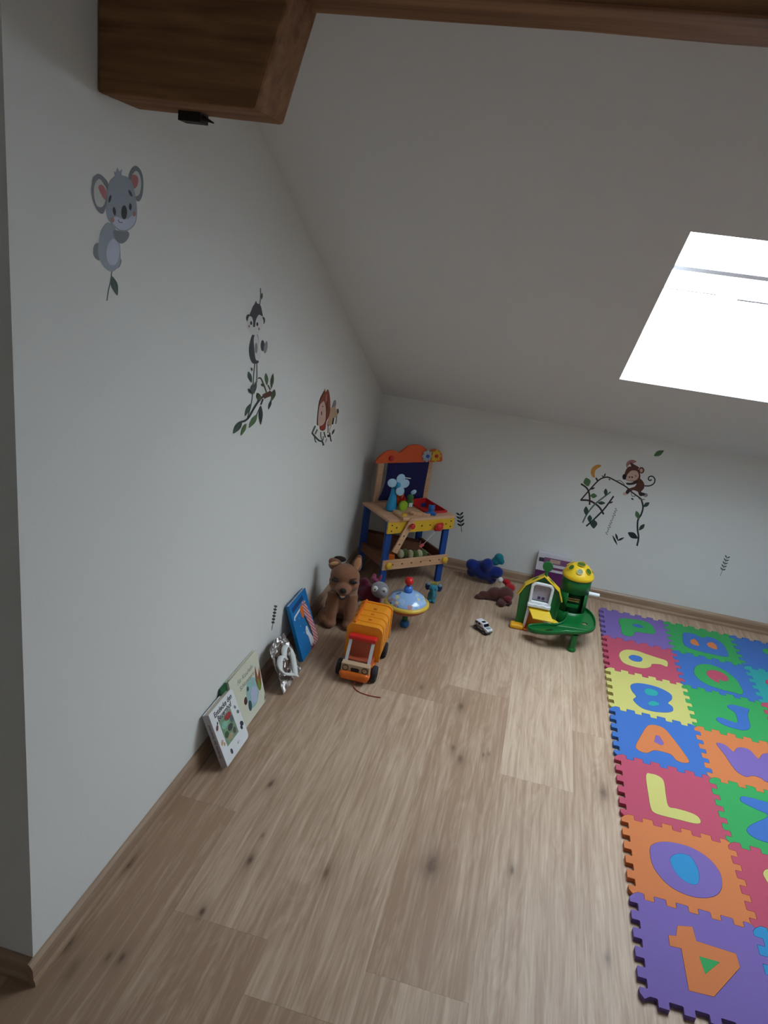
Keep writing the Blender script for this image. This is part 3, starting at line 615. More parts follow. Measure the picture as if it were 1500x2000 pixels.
# ================================================================== TOY WORKBENCH
wb = thing('toy_workbench', 'wooden toy workbench with blue legs and orange cloud-shaped top board in the corner', 'toy workbench', (0.205, -0.458, 0), 0.756)
W, D, ZT = 0.372, 0.256, 0.351
def pbar(name, a, b, h, th, m, parent, nh, up=V((0, 0, 1)), holes=True):
    """flat bar with drilled holes from a to b (front face centre line)"""
    a = V(a); b = V(b); d = b - a; L = d.length; d.normalize(); n = d.cross(up).normalized(); u = n.cross(d) * -1
    u = d.cross(n) * -1
    hs = []
    for i in range(nh):
        x = L * (i + 1) / (nh + 1); hs.append([(x + 0.005 * math.cos(k * math.pi / 5), 0.005 * math.sin(k * math.pi / 5)) for k in range(10)])
    return B().slab([(0, -h / 2), (L, -h / 2), (L, h / 2), (0, h / 2)], hs, lambda p, q, w_: a + d * p + u * q + n * w_, -th, 0.0).build(name, m, parent, bevel=0.0015)
LEG = 0.032
for (u, v) in ((0.003, 0.012), (W - LEG - 0.012, 0.012), (0.003, D - 0.03), (W - LEG - 0.012, D - 0.03)):
    B().box((u + LEG / 2, v + 0.009, (ZT - 0.014) / 2), (LEG, 0.018, ZT - 0.014)).build('leg', W_BL, wb, bevel=0.002)
# top with side boards and the red tray let in at the right
B().slab([(0.0, 0.0), (W, 0.0), (W, D), (0, D)], [[(0.235, 0.05), (0.355, 0.05), (0.355, 0.235), (0.235, 0.235)]], XYZ, ZT - 0.013, ZT).build('worktop', W_NAT, wb, bevel=0.002)
tr_ = B(); tr_.box((0.295, 0.1425, ZT - 0.035), (0.118, 0.183, 0.004))
for c_, s_ in (((0.236, 0.1425, ZT - 0.012), (0.005, 0.19, 0.045)), ((0.354, 0.1425, ZT - 0.012), (0.005, 0.19, 0.045)), ((0.295, 0.051, ZT - 0.012), (0.12, 0.005, 0.045)), ((0.295, 0.234, ZT - 0.012), (0.12, 0.005, 0.045))): tr_.box(c_, s_)
tr_.build('tray', W_RED, wb, bevel=0.001)
pbar('apron', (0.0, 0.0, 0.3115), (W, 0.0, 0.3115), 0.055, 0.010, W_YE, wb, 7)
for u in (0.02, W - 0.02):
    for dz in (-.014, .014): B().rod((u, -0.003, 0.3115 + dz), (u, 0.001, 0.3115 + dz), 0.003, seg=10).build('screw_head', M_HOLE, wb)
pbar('lower_bar', (0.0, 0.0, 0.124), (W, 0.0, 0.124), 0.048, 0.010, W_NAT, wb, 6)
for u in (0.03, W - 0.022): B().ball((u, -0.006, 0.124), (0.017, 0.009, 0.017)).build('bolt', W_YE, wb, smooth=True)
for u in (0.006, W - 0.03): B().box((u + 0.006, D / 2, 0.13), (0.012, D - 0.03, 0.045)).build('side_rail', mat('brown_board', (120, 74, 48), 0.6), wb, bevel=0.001)
B().box((W / 2 - 0.01, D / 2, 0.108), (W - 0.06, D - 0.04, 0.006)).build('shelf', mat('brown_board', (120, 74, 48), 0.6), wb)
# back posts, cloth panel, crest
for u in (0.070, 0.352): B().box((u, D - 0.008, (ZT + 0.575) / 2), (0.030, 0.013, 0.575 - ZT)).build('post', W_NAT, wb, bevel=0.002)
b = B(); pp = []
for i in range(9):
    for j in range(9):
        x = 0.100 + 0.235 * i / 8; z = ZT + 0.012 + 0.205 * j / 8
        pp.append(b.bm.verts.new((x - 0.03 * (i == 0) * (1 - j / 8) ** 3, D - 0.022 - 0.004 * math.sin(i * 1.3 + j * .5), z)))
for i in range(8):
    for j in range(8): b.bm.faces.new((pp[i * 9 + j], pp[(i + 1) * 9 + j], pp[(i + 1) * 9 + j + 1], pp[i * 9 + j + 1]))
o = b.build('tool_cloth', mat('navy_cloth', (24, 26, 84), 0.9, bump=0.4, bscale=600), wb, smooth=True); md = o.modifiers.new('s', 'SOLIDIFY'); md.thickness = 0.002
cz = 0.553
crest = [(0.03, cz), (0.405, cz)] + [(p.x, p.y) for p in cr([(0.412, cz + .006), (0.402, cz + .04), (0.375, cz + .062), (0.345, cz + .062), (0.322, cz + .052), (0.300, cz + .072), (0.258, cz + .088), (0.205, cz + .083), (0.165, cz + .055), (0.150, cz + .050), (0.120, cz + .062), (0.080, cz + .056), (0.045, cz + .03), (0.028, cz + .004)], 4, False)]
B().slab(crest, (), XZ, -D + 0.016, -D + 0.028).build('crest_board', W_OR, wb, bevel=0.002)
B().ball((0.110, D - 0.033, cz + .024), (0.013, 0.008, 0.013)).build('knob', W_RED, wb, smooth=True)
def gear(name, c, r, m, hub):
    pts = []
    for i in range(16):
        rr = r if i % 2 == 0 else r * 0.80
        for da in (-0.13, 0.13): a = i * math.pi / 8 + da; pts.append((c[0] + rr * math.cos(a), c[1] + rr * math.sin(a)))
    o = B().slab(pts, (), XZ, -D + 0.0285, -D + 0.038).build(name, m, wb, bevel=0.001)
    B().rod((c[0], D - 0.037, c[1]), (c[0], D - 0.044, c[1]), 0.009, seg=14).build('gear_hub', hub, o)
gear('gear', (0.312, cz + .033), 0.031, mat('gear_grey', (176, 176, 184), 0.5), P_BL); gear('gear', (0.364, cz + .033), 0.032, W_YE, W_RED)
# loose perforated bars bolted on the front
ba = pbar('perforated_bar', (0.043, -0.020, 0.195), (0.122, -0.014, 0.352), 0.032, 0.008, W_NAT, wb, 3)
B().ball((0.113, -0.030, 0.325), (0.014, 0.012, 0.014)).build('bolt', W_RED, wb, smooth=True)
b = B().box((0.084, 0.034, ZT + 0.0085), (0.034, 0.110, 0.014), (0, 0, -0.08)); b.build('perforated_bar', W_NAT, wb, bevel=0.0015)
B().rod((0.083, 0.008, ZT + 0.014), (0.083, 0.008, ZT + 0.027), 0.013, 0.010, seg=14).build('bolt', W_YE, wb, bevel=0.001)
B().ball((0.272, -0.020, 0.307), (0.020, 0.018, 0.020)).rod((0.295, -0.012, 0.318), (0.25, -0.022, 0.295), 0.009, seg=12).build('vise_knob', W_RED, wb, smooth=True)
o = B().tube(cr([(0.260, -0.018, 0.29), (0.235, -0.012, 0.255), (0.205, -0.004, 0.215)], 4, False), 0.0012, 6).build('cord', P_WH, wb)
B().rod((0.208, -0.004, 0.218), (0.192, -0.002, 0.205), 0.007, seg=12).build('cord_bead', mat('pink_bead', (220, 92, 92), 0.5), wb)

ca, sa_ = math.cos(0.756), math.sin(0.756)
def onb(u, v, z=ZT): return V((0.205 + u * ca - v * sa_, -0.458 + u * sa_ + v * ca, z))
# things on the bench
f = thing('toy_fan', 'turquoise toy hand fan with pale round blades standing on the workbench', 'toy fan', onb(0.080, 0.125), (0.0, 0.05, 0.55))
f.scale = (1.25, 1.25, 1.25)
b = B().lathe([(0.019, 0), (0.021, 0.01), (0.017, 0.035), (0.0125, 0.06), (0.0115, 0.085), (0.009, 0.092)], seg=20)
b.build('handle', plas('turquoise', (30, 150, 205)), f, smooth=True)
B().ball((0.004, -0.012, 0.108), (0.013, 0.014, 0.015)).build('hub', plas('turquoise', (30, 150, 205)), f, smooth=True)
mb = mat('pale_blade', (176, 214, 240), 0.4)
for i, a in enumerate((0.3, 1.35, 2.9, 5.2)):
    B().ball((0.004 + 0.026 * math.cos(a), -0.02, 0.108 + 0.026 * math.sin(a)), (0.019, 0.003, 0.017), (0, -a, 0)).build('blade', mb, f, smooth=True)
B().rod((0.01, -0.005, 0.135), (0.055, -0.005, 0.133), 0.0018, seg=8).build('stick', P_WH, f)
fz = dict(bump=0.9, bscale=350, rough=0.95, sheen=0.6, vary=0.15, vscale=120)
def plush(n, rgb): return mat('plush_' + n, rgb, 0.95, bump=0.9, bscale=350, vary=0.15, vscale=120, spec=0.15, sheen=0.3)
t = thing('parrot_toy', 'small orange and red soft parrot toy on the workbench top', 'soft toy', onb(0.150, 0.165), 0.5)
blob('body', plush('orange', (214, 84, 34)), t, [((0, 0, 0.032), (0.018, 0.018, 0.03)), ((0, -0.004, 0.062), (0.017, 0.017, 0.017)), ((-0.012, 0, 0.05), (0.016, 0.01, 0.02))], 0.003, 3)
blob('wing', plush('red', (190, 30, 26)), t, [((0.013, -0.014, 0.034), (0.010, 0.006, 0.026), (0, 0.3, 0)), ((0.0, -0.016, 0.03), (0.008, 0.006, 0.028))], 0.003, 2)
t = thing('frog_toy', 'small green soft toy with a blue floppy ear on the workbench top', 'soft toy', onb(0.200, 0.150), 0.5)
blob('body', plush('green', (70, 128, 70)), t, [((0, 0, 0.022), (0.02, 0.018, 0.022)), ((0, 0, 0.05), (0.018, 0.016, 0.016))], 0.003, 3)
B().ball((0.012, -0.002, 0.078), (0.015, 0.005, 0.011), (0, -0.6, 0)).build('ear', mb, t, smooth=True)
B().box((0.0, -0.019, 0.018), (0.018, 0.004, 0.020)).build('care_tag', P_WH, t, bevel=0.001)
t = thing('lime_ring', 'lime green half ring toy with dark inside on the workbench top', 'toy', onb(0.135, 0.105), 0.9)
b = B().lathe([(0.014, -0.006), (0.024, -0.008), (0.026, 0), (0.024, 0.008), (0.014, 0.006)], (0, 0, 0.026), 24, (math.pi / 2, 0, 0)); b.build('ring', plas('lime', (150, 190, 50)), t, smooth=True)
B().rod((0, -0.003, 0.026), (0, 0.003, 0.026), 0.014, seg=18).build('core', P_DG, t)
t = thing('bear_toy', 'small blue plastic bear figure on the front of the workbench top', 'toy figure', onb(0.245, 0.027), 0.45)
blob('body', plas('bear_blue', (24, 96, 170)), t, [((0, 0, 0.014), (0.019, 0.014, 0.014)), ((0, -0.001, 0.036), (0.017, 0.016, 0.016)), ((-0.018, -0.006, 0.010), (0.009, 0.009, 0.009)), ((0.018, -0.006, 0.010), (0.009, 0.009, 0.009)), ((-0.012, 0, 0.051), 0.005), ((0.012, 0, 0.051), 0.005)], 0.0025, 3)
for sx in (-1, 1): B().ball((sx * 0.006, -0.016, 0.038), 0.002).build('eye', P_BK, t)
t = thing('wooden_vise_block', 'small pale wooden block on the front edge of the workbench top', 'wooden block', onb(0.175, 0.045), 0.2)
b = B().box((0, 0, 0.009), (0.05, 0.03, 0.018)); b.rod((-0.03, -0.012, 0.012), (-0.012, -0.012, 0.012), 0.008, seg=12); b.build('block', W_NAT, t, bevel=0.002)
t = thing('wooden_strip', 'short pale wooden strip lying across the workbench top', 'wooden block', onb(0.215, 0.030), 0.35)
B().box((0, 0, 0.006), (0.05, 0.018, 0.012)).build('strip', W_NAT, t, bevel=0.001)
t = thing('caterpillar_toy', 'green and cream striped soft toy lying on the workbench lower shelf', 'soft toy', onb(0.21, 0.075, 0.111), 0.45)
for i in range(6):
    B().ball((-0.06 + i * 0.024, 0.01 * math.sin(i * 1.7), 0.022), (0.017, 0.026, 0.022)).build('segment', plush('moss', (84, 104, 50)) if i % 2 else plush('cream', (200, 190, 150)), t, smooth=True)
t = thing('orange_block', 'orange toy block on the left of the workbench lower shelf', 'toy block', onb(0.075, 0.06, 0.111), 0.2)
b = B().box((0, 0, 0.017), (0.04, 0.04, 0.034)); b.rod((0, 0, 0.034), (0, 0, 0.04), 0.01, seg=14); b.build('block', P_OR2, t, bevel=0.004)
t = thing('storage_box', 'brown cardboard box standing at the back of the workbench lower shelf', 'box', onb(0.17, 0.205, 0.111), 0.0)
o = B().slab([(-0.14, -0.022), (0.14, -0.022), (0.14, 0.022), (-0.14, 0.022)], [[(-0.137, -0.019), (0.137, -0.019), (0.137, 0.019), (-0.137, 0.019)]], XYZ, 0.0, 0.07).build('box_wall', mat('cardboard', (130, 86, 62), 0.8), t)
B().box((0, 0, 0.002), (0.276, 0.040, 0.003)).build('box_bottom', mat('cardboard', (130, 86, 62), 0.8), t)

# ================================================================== PLUSH DOG
FUR = plush('tan_fur', (144, 98, 72)); FUR_D = plush('dark_fur', (92, 56, 40)); FUR_L = plush('light_fur', (206, 158, 118))
dg = thing('plush_dog', 'brown plush shepherd dog sitting against the left wall beside the orange truck', 'soft toy', (0.128, -0.862, 0.0), 0.22)
blob('body', FUR, dg, [((0.0, 0.035, 0.105), (0.058, 0.06, 0.080)), ((0, 0.055, 0.06), (0.072, 0.062, 0.06)), ((-0.066, 0.0, 0.03), (0.028, 0.05, 0.03)), ((0.060, 0.0, 0.03), (0.026, 0.05, 0.03)),
    ((-0.038, -0.035, 0.018), (0.026, 0.036, 0.018)), ((0.038, -0.035, 0.018), (0.026, 0.036, 0.018)), ((0, 0.02, 0.155), (0.046, 0.042, 0.04)),
    ((0, -0.004, 0.222), (0.062, 0.054, 0.052)), ((0, -0.005, 0.196), (0.064, 0.050, 0.040)), ((0, -0.058, 0.188), (0.033, 0.042, 0.026)), ((-0.034, -0.024, 0.190), (0.028, 0.028, 0.024)), ((0.034, -0.024, 0.190), (0.028, 0.028, 0.024)),
    ((0, -0.060, 0.160), (0.018, 0.028, 0.009), (0.3, 0, 0))], 0.0045, 4,
    rods=[((-0.038, 0.0, 0.14), (-0.038, -0.03, 0.02), 0.026, 0.023), ((0.038, 0.0, 0.14), (0.038, -0.03, 0.02), 0.026, 0.023)])
for sx in (-1, 1):
    if sx < 0:
        e = blob('ear', FUR, dg, [((-0.046, 0.006, 0.262), (0.028, 0.015, 0.026), (0, -0.3, 0)), ((-0.052, -0.004, 0.276), (0.024, 0.010, 0.018), (0, 0.3, 0))], 0.003, 2)
        B().ball((-0.050, -0.016, 0.276), (0.018, 0.004, 0.008), (0, -0.3, 0)).build('inner_ear', FUR_L, e, smooth=True)
    else:
        e = blob('ear', FUR, dg, [((0.042, 0.008, 0.268), (0.022, 0.011, 0.034), (0, 0.2, 0)), ((0.046, 0.008, 0.292), (0.015, 0.008, 0.026), (0, 0.15, 0))], 0.003, 2)
        B().ball((0.044, -0.002, 0.280), (0.014, 0.005, 0.030), (0, 0.18, 0)).build('inner_ear', FUR_L, e, smooth=True)
    B().ball((sx * 0.037, -0.052, 0.219), (0.017, 0.006, 0.008), (0, sx * 0.12, sx * 0.25)).build('eye', P_BK, dg, smooth=True)
    B().ball((sx * 0.034, -0.050, 0.231), (0.016, 0.006, 0.004), (0, sx * -0.25, sx * 0.2)).build('eyebrow', FUR_D, dg, smooth=True)
B().ball((0, -0.100, 0.198), (0.014, 0.009, 0.012)).build('nose', P_BK, dg, smooth=True)
B().tube(cr([(-0.026, -0.072, 0.178), (-0.014, -0.092, 0.168), (0, -0.100, 0.160), (0.014, -0.092, 0.168), (0.026, -0.072, 0.178)], 3, False), 0.0035, 6).build('mouth', P_BK, dg, smooth=True)
B().ball((0, -0.085, 0.166), (0.012, 0.012, 0.005)).build('chin', FUR_L, dg, smooth=True)
B().ball((-0.030, 0.022, 0.282), (0.026, 0.016, 0.012)).build('crown_fur', mat('black_fur', (40, 28, 26), 0.95), dg, smooth=True)
B().ball((0.0, 0.085, 0.13), (0.045, 0.02, 0.06)).build('back_fur', FUR_D, dg, smooth=True)

# ================================================================== BOOKS AGAINST THE WALL
def leaning(y0, y1, xf, zt, th, xw=0.0):
    """frame for a book with its foot line at x=xf and its upper back edge at the wall: local x along -y.. y up the cover, z out of the cover"""
    up = V((-(xf - th - xw), 0, zt)).normalized(); ex = V((0, 1, 0)); ez = ex.cross(up)
    if ez.x < 0: ez = -ez
    return ex, up, ez
PAGE = mat('page_block', (206, 196, 180), 0.8, vary=0.1, vscale=300)
def book(name, label, y0, y1, xf, zt, th, cover, tilt=0.0, xt=0.02, r=0.008, spine_col=None, board=True):
    # the back bottom edge stands on the floor at x=xf-th-ish, the back top edge touches the wall at x~0
    Hh = math.hypot(zt, xf - xt); Wd = y1 - y0
    ang = math.atan2(xf - xt, zt)               # lean from vertical
    t = thing(name, label, 'book', (xf - th * math.cos(ang), y0, 0.0005 + th * math.sin(ang)), 0, group='books leaning on the left wall')
    # local axes: x -> +y world, y -> up the cover, z -> away from the wall
    M = Matrix(((0, -math.sin(ang), math.cos(ang), 0), (1, 0, 0, 0), (0, math.cos(ang), math.sin(ang), 0), (0, 0, 0, 1)))
    # right handed check: x(0,1,0) x y(-s,0,c) = (c,0,s) = z
    if tilt: M = M @ Matrix.Rotation(tilt, 4, 'Z')
    t.matrix_world = Matrix.Translation(t.location) @ M @ Matrix.Translation((0, 0, -th * 0))
    # rounded outer corners
    def rr(w_, h_, rad):
        P = [(0, 0)]; 
        for cx_, cy_, a0 in ((w_ - rad, rad, -90), (w_ - rad, h_ - rad, 0)):
            for k_ in range(6): a = math.radians(a0 + 90 * k_ / 5); P.append((cx_ + rad * math.cos(a), cy_ + rad * math.sin(a)))
        return P + [(0, h_)]
    B().slab(rr(Wd, Hh, r), (), XYZ, 0, 0.0018).build('back_cover', cover, t)
    B().slab(rr(Wd - 0.003, Hh - 0.002, r), (), XYZ, 0.002, th - 0.002).build('page_block', PAGE, t)
    B().slab(rr(Wd, Hh, r), (), XYZ, th - 0.0018, th).build('front_cover', cover, t)
    B().box((-0.0006, Hh / 2, th / 2), (0.0016, Hh, th)).build('spine', spine_col or cover, t)
    return t, Wd, Hh, th
C_WH = mat('cover_white', (226, 228, 230), 0.4); C_IV = mat('cover_ivory', (214, 214, 194), 0.45); C_BL = mat('cover_blue', (14, 120, 190), 0.35); C_GR = mat('cover_green', (30, 92, 52), 0.45); C_SP = mat('spine_mauve', (176, 168, 172), 0.5)
INK = mat('ink_dark', (40, 48, 56), 0.5)
def flat(t, name, pts, m, th, n=3, layer=1):
    q = cr(pts, n) if n > 1 else [V((*p, 0)) for p in pts]
    return B().slab([(p.x, p.y) for p in q], (), XYZ, th - 0.0001, th + 0.0002 * layer).build(name, m, t)
def fell(t, name, cx_, cy_, rx, ry, m, th, layer=1, rot=0):
    return flat(t, name, [(cx_ + rx * math.cos(a) * math.cos(rot) - ry * math.sin(a) * math.sin(rot), cy_ + rx * math.cos(a) * math.sin(rot) + ry * math.sin(a) * math.cos(rot)) for a in [i * math.pi / 4 for i in range(8)]], m, th, 2, layer)
# front white board book
t, w_, h_, th = book('board_book', 'white board book titled Entdecke den Bauernhof, nearest of the books on the wall', -1.892, -1.736, 0.094, 0.157, 0.021, C_WH, xt=0.025, r=0.014, spine_col=C_SP)
text('title', 'Entdecke den', 0.0215, INK, t, Matrix.Translation((w_ * .52, h_ * .895, th)), shear=0.1, bold=0.0006); text('title', 'Bauernhof', 0.0215, INK, t, Matrix.Translation((w_ * .50, h_ * .79, th)), shear=0.1, bold=0.0006)
pic = flat(t, 'cover_picture', [(.034, .045), (.112, .045), (.112, .128), (.034, .128)], mat('meadow_print', (120, 150, 120), 0.5, vary=0.6, vscale=90), th, 1, 1)
for (x_, y_, a, b_, c_) in ((.085, .115, .022, .010, (170, 50, 60)), (.06, .105, .022, .012, (130, 185, 160)), (.05, .075, .012, .010, (60, 90, 60)), (.08, .082, .016, .010, (64, 72, 74)), (.065, .060, .018, .008, (176, 150, 120)), (.095, .062, .010, .010, (90, 80, 84)), (.10, .098, .010, .012, (90, 100, 110))):
    o = B().slab([(p.x, p.y) for p in cr([(x_ + a * math.cos(q), y_ + b_ * math.sin(q)) for q in [i * math.pi / 3 + x_ * 50 for i in range(6)]], 2)], (), XYZ, th + 0.0002, th + 0.0005).build('picture_patch', mat('print_%d_%d_%d' % c_, c_, 0.5, vary=0.4, vscale=200), pic)
for (x_, y_, a, c_) in ((.017, .118, .009, (110, 56, 60)), (.026, .128, .005, (60, 40, 50)), (.016, .070, .009, (206, 160, 130)), (.024, .060, .006, (190, 150, 120)), (.142, .055, .011, (48, 58, 70)), (.134, .046, .008, (50, 58, 66)), (.045, .022, .009, (60, 66, 84)), (.137, .115, .007, (120, 130, 120)), (.144, .095, .008, (110, 124, 112))):
    fell(t, 'farm_print', x_, y_, a, a * .7, mat('print_%d_%d_%d' % c_, c_, 0.5), th, 1, x_ * 40)
text('small_print', 'ab 1', 0.009, INK, t, Matrix.Translation((w_ * .6, .022, th)))
text('spine_title', 'Entdecke den Bauernhof', 0.011, mat('spine_ink', (90, 84, 92), 0.5), t, Matrix.Translation((-0.0016, h_ * .5, th / 2)) @ Matrix.Rotation(-math.pi / 2, 4, 'Y') @ Matrix.Rotation(math.pi / 2, 4, 'Z'))
# ivory book behind it, and a green one between
t, w_, h_, th = book('picture_book', 'ivory picture book with a sleepy pale blue creature, behind the white board book', -1.736, -1.520, 0.064, 0.183, 0.012, C_IV, xt=0.014, r=0.008)
text('title', 'Für Kuscheln', 0.022, mat('title_grey_green', (96, 116, 100), 0.5), t, Matrix.Translation((w_ * .50, h_ * .82, th)), shear=0.25); text('title', 'Schlummern', 0.022, MATS['title_grey_green'], t, Matrix.Translation((w_ * .52, h_ * .69, th)), shear=0.25)
MP = lambda n, c: mat('print_' + n, c, 0.5, vary=0.25, vscale=150)
flat(t, 'creature_print', [(.100, .115), (.135, .128), (.175, .105), (.180, .060), (.150, .030), (.110, .034), (.090, .070)], MP('aqua', (150, 190, 190)), th, 3, 1)
flat(t, 'creature_print', [(.120, .085), (.150, .092), (.170, .065), (.150, .036), (.122, .045)], MP('lilac', (180, 190, 214)), th, 3, 2)
flat(t, 'feather_print', [(.170, .100), (.185, .145), (.190, .100), (.212, .128), (.205, .070), (.185, .055)], MP('feather', (140, 76, 56)), th, 2, 2)
flat(t, 'leaf_print', [(.178, .075), (.188, .105), (.198, .075), (.190, .055)], MP('leaf', (120, 150, 50)), th, 2, 3)
fell(t, 'berry_print', .080, .078, .012, .013, MP('berry', (84, 46, 44)), th, 1); fell(t, 'teal_print', .102, .048, .012, .018, MP('deep_teal', (50, 84, 92)), th, 2); fell(t, 'teal_print', .108, .105, .008, .008, MP('deep_teal', (50, 84, 92)), th, 2)  # berry and deep teal spots of the printed cover
flat(t, 'corner_print', [(w_ - .014, .002), (w_ - .001, .010), (w_ - .001, .026)], MP('berry', (84, 46, 44)), th, 1, 1)
book('green_book', 'dark green book corner showing between the white and the ivory book', -1.778, -1.700, 0.042, 0.184, 0.006, C_GR, xt=0.008, r=0.02)
# blue book
t, w_, h_, th = book('blue_book', 'blue picture book with an orange fox in a red striped scarf, beside the plush dog', -1.232, -1.052, 0.096, 0.212, 0.013, C_BL, r=0.002)
flat(t, 'title_band', [(.015, h_ - .018), (w_ * .75, h_ - .012), (w_ * .75, h_ - .03), (.015, h_ - .036)], MP('navy', (16, 60, 120)), th, 1, 1)
flat(t, 'title_stroke', [(.012, h_ - .062), (.02, h_ - .052), (.15, h_ - .040), (.15, h_ - .046), (.025, h_ - .060), (.022, h_ - .07)], C_WH, th, 1, 1)
SC = bpy.data.materials.new('striped_scarf'); SC.use_nodes = True; nt = SC.node_tree; wv = nt.nodes.new('ShaderNodeTexWave'); tcx = nt.nodes.new('ShaderNodeTexCoord'); wv.inputs['Scale'].default_value = 38; wv.bands_direction = 'DIAGONAL'
mxs = nt.nodes.new('ShaderNodeMix'); mxs.data_type = 'RGBA'; mxs.inputs[6].default_value = lin((196, 60, 60)); mxs.inputs[7].default_value = lin((214, 190, 196))
nt.links.new(tcx.outputs['Object'], wv.inputs['Vector']); nt.links.new(wv.outputs['Fac'], mxs.inputs[0]); nt.links.new(mxs.outputs[2], nt.nodes['Principled BSDF'].inputs['Base Color'])
flat(t, 'scarf_print', [(.110, .185), (.135, .190), (.155, .160), (.172, .100), (.182, .040), (.182, .004), (.130, .004), (.138, .050), (.128, .110), (.112, .150)], SC, th, 3, 1)
fell(t, 'fox_print', .098, .160, .016, .026, MP('fox', (214, 110, 40)), th, 2); flat(t, 'fox_dark', [(.112, .135), (.135, .09), (.142, .04), (.136, .04), (.122, .09), (.106, .13)], INK, th, 2, 3)
flat(t, 'bear_print', [(.088, .085), (.100, .098), (.112, .090), (.118, .065), (.132, .045), (.138, .020), (.118, .006), (.104, .02), (.100, .055), (.088, .07)], C_WH, th, 3, 2)
fell(t, 'bear_eye', .098, .080, .002, .002, INK, th, 4); fell(t, 'snowflake_print', .055, .12, .002, .004, C_WH, th, 1); fell(t, 'snowflake_print', .07, .085, .002, .004, C_WH, th, 1); fell(t, 'snowflake_print', .06, .15, .002, .002, C_WH, th, 1)
flat(t, 'corner_print', [(.095, .001), (.13, .001), (.125, .018), (.11, .012)], MP('crimson', (150, 30, 60)), th, 2, 2)

# ================================================================== HEART IN CRINKLED WRAP
hw = thing('wrapped_heart', 'white heart-shaped ring in silvery crinkled clear wrap, standing between the books', 'ornament', (0.010, -1.372, 0.0), 0.0)
SIL = mat('silver_foil', (150, 142, 138), 0.3, metal=0.6, bump=0.9, bscale=90, vary=0.4, vscale=40)
b = B(); G = []
NX, NY = 18, 16
for i in range(NX + 1):
    for j in range(NY + 1):
        u = i / NX; v = j / NY
        y = (u - .5) * (0.185 - .045 * v); z = 0.004 + 0.150 * v * (1 - 0.12 * abs(u - .5)); x = 0.075 * (1 - v) ** 0.8 + 0.006
        ed = min(u, 1 - u, v, 1 - v) * 6
        x += 0.012 * (random.random() - .3) * min(1, .4 + ed) + 0.012 * max(0, 1 - ed); z += 0.004 * random.random()
        G.append(b.bm.verts.new((x, y + 0.005 * random.random(), z)))
for i in range(NX):
    for j in range(NY):
        k_ = i * (NY + 1) + j; q = (G[k_], G[k_ + NY + 1], G[k_ + NY + 2], G[k_ + 1])
        b.bm.faces.new((q[0], q[1], q[2])); b.bm.faces.new((q[0], q[2], q[3]))
o = b.build('foil_wrap', SIL, hw); md = o.modifiers.new('s', 'SOLIDIFY'); md.thickness = 0.0012; md.offset = 0
o = B().box((0, 0, 0), (0.006, 0.07, 0.085)).build('brown_card', mat('brown_card', (96, 72, 62), 0.7), hw, bevel=0.004, loc=(0.050, 0.004, 0.085), rot=(0.3, -0.42, 0))
hp = []
for i in range(40):
    a = 2 * math.pi * i / 40; hx = 16 * math.sin(a) ** 3; hy = 13 * math.cos(a) - 5 * math.cos(2 * a) - 2 * math.cos(3 * a) - math.cos(4 * a)
    hp.append(V((0, hx * 0.0036, hy * 0.0038)))
Rm = Euler((0.25, -0.50, 0)).to_matrix()
o = B().tube([Rm @ p for p in hp], 0.0055, 8, True, (2.0, 0.8)).build('heart_ring', mat('heart_white', (226, 226, 224), 0.5), hw, smooth=True, loc=(0.074, -0.006, 0.080))

# ================================================================== GARBAGE TRUCK
gt = thing('toy_truck', 'orange toy garbage truck with clear windscreen and red cab bar, facing the camera', 'toy truck', (0.305, -1.24, 0.0), 0.03)
b = B(); b.box((0, 0.11, 0.034), (0.112, 0.32, 0.018)); b.build('chassis', P_OR2, gt, bevel=0.006)
b = B().box((0, -0.035, 0.030), (0.106, 0.036, 0.034)); b.build('bumper', P_OR2, gt, bevel=0.012, seg=4)
b = B().box((0, -0.026, 0.057), (0.106, 0.028, 0.034)); g = b.build('grille_panel', mat('pale_wood', (190, 158, 128), 0.5), gt, bevel=0.002)
for sx in (-1, 1):
    r_ = B().lathe([(0.0098, -.001), (0.0118, -.001), (0.0118, .0012), (0.0098, .0012)], (sx * 0.036, -0.0410, 0.058), 20, (math.pi / 2, 0, 0), loop=True).build('headlight_ring', P_BK, gt)
    B().rod((sx * 0.036, -0.0395, 0.058), (sx * 0.036, -0.0412, 0.058), 0.0092, seg=18).build('headlight', mat('pale_wood', (190, 158, 128), 0.5), gt)
o = B().slab([(-.015, -.006), (-.010, -.009), (.010, -.009), (.015, -.006), (.016, .003), (.012, .007), (-.012, .007), (-.016, .003)], (), XZ, .040, .0412).build('radiator', P_BK, gt, loc=(0, 0, 0.055))
B().box((0, 0.035, 0.060), (0.104, 0.075, 0.006)).build('cab_floor', mat('cab_brown', (196, 92, 56), 0.5), gt)
B().box((0, 0.052, 0.095), (0.090, 0.012, 0.070)).build('cab_back', mat('cab_brown', (196, 92, 56), 0.5), gt)
B().box((0, 0.010, 0.068), (0.076, 0.020, 0.012)).build('seat', mat('cab_brown', (196, 92, 56), 0.5), gt, bevel=0.003)
CL = gm.copy(); CL.name = 'clear_plastic'; [n for n in CL.node_tree.nodes if n.type == 'MIX_SHADER'][0].inputs[0].default_value = 0.06
z0_, z1_ = 0.064, 0.138
b = B().box((0, 0.012, (z0_ + z1_) / 2), (0.072, 0.0018, 0.090), (-0.60, 0, 0)); b.build('windscreen', CL, gt)
CL2 = mat('frosted_plastic', (215, 215, 220), 0.2, alpha=0.7, vary=0.0)
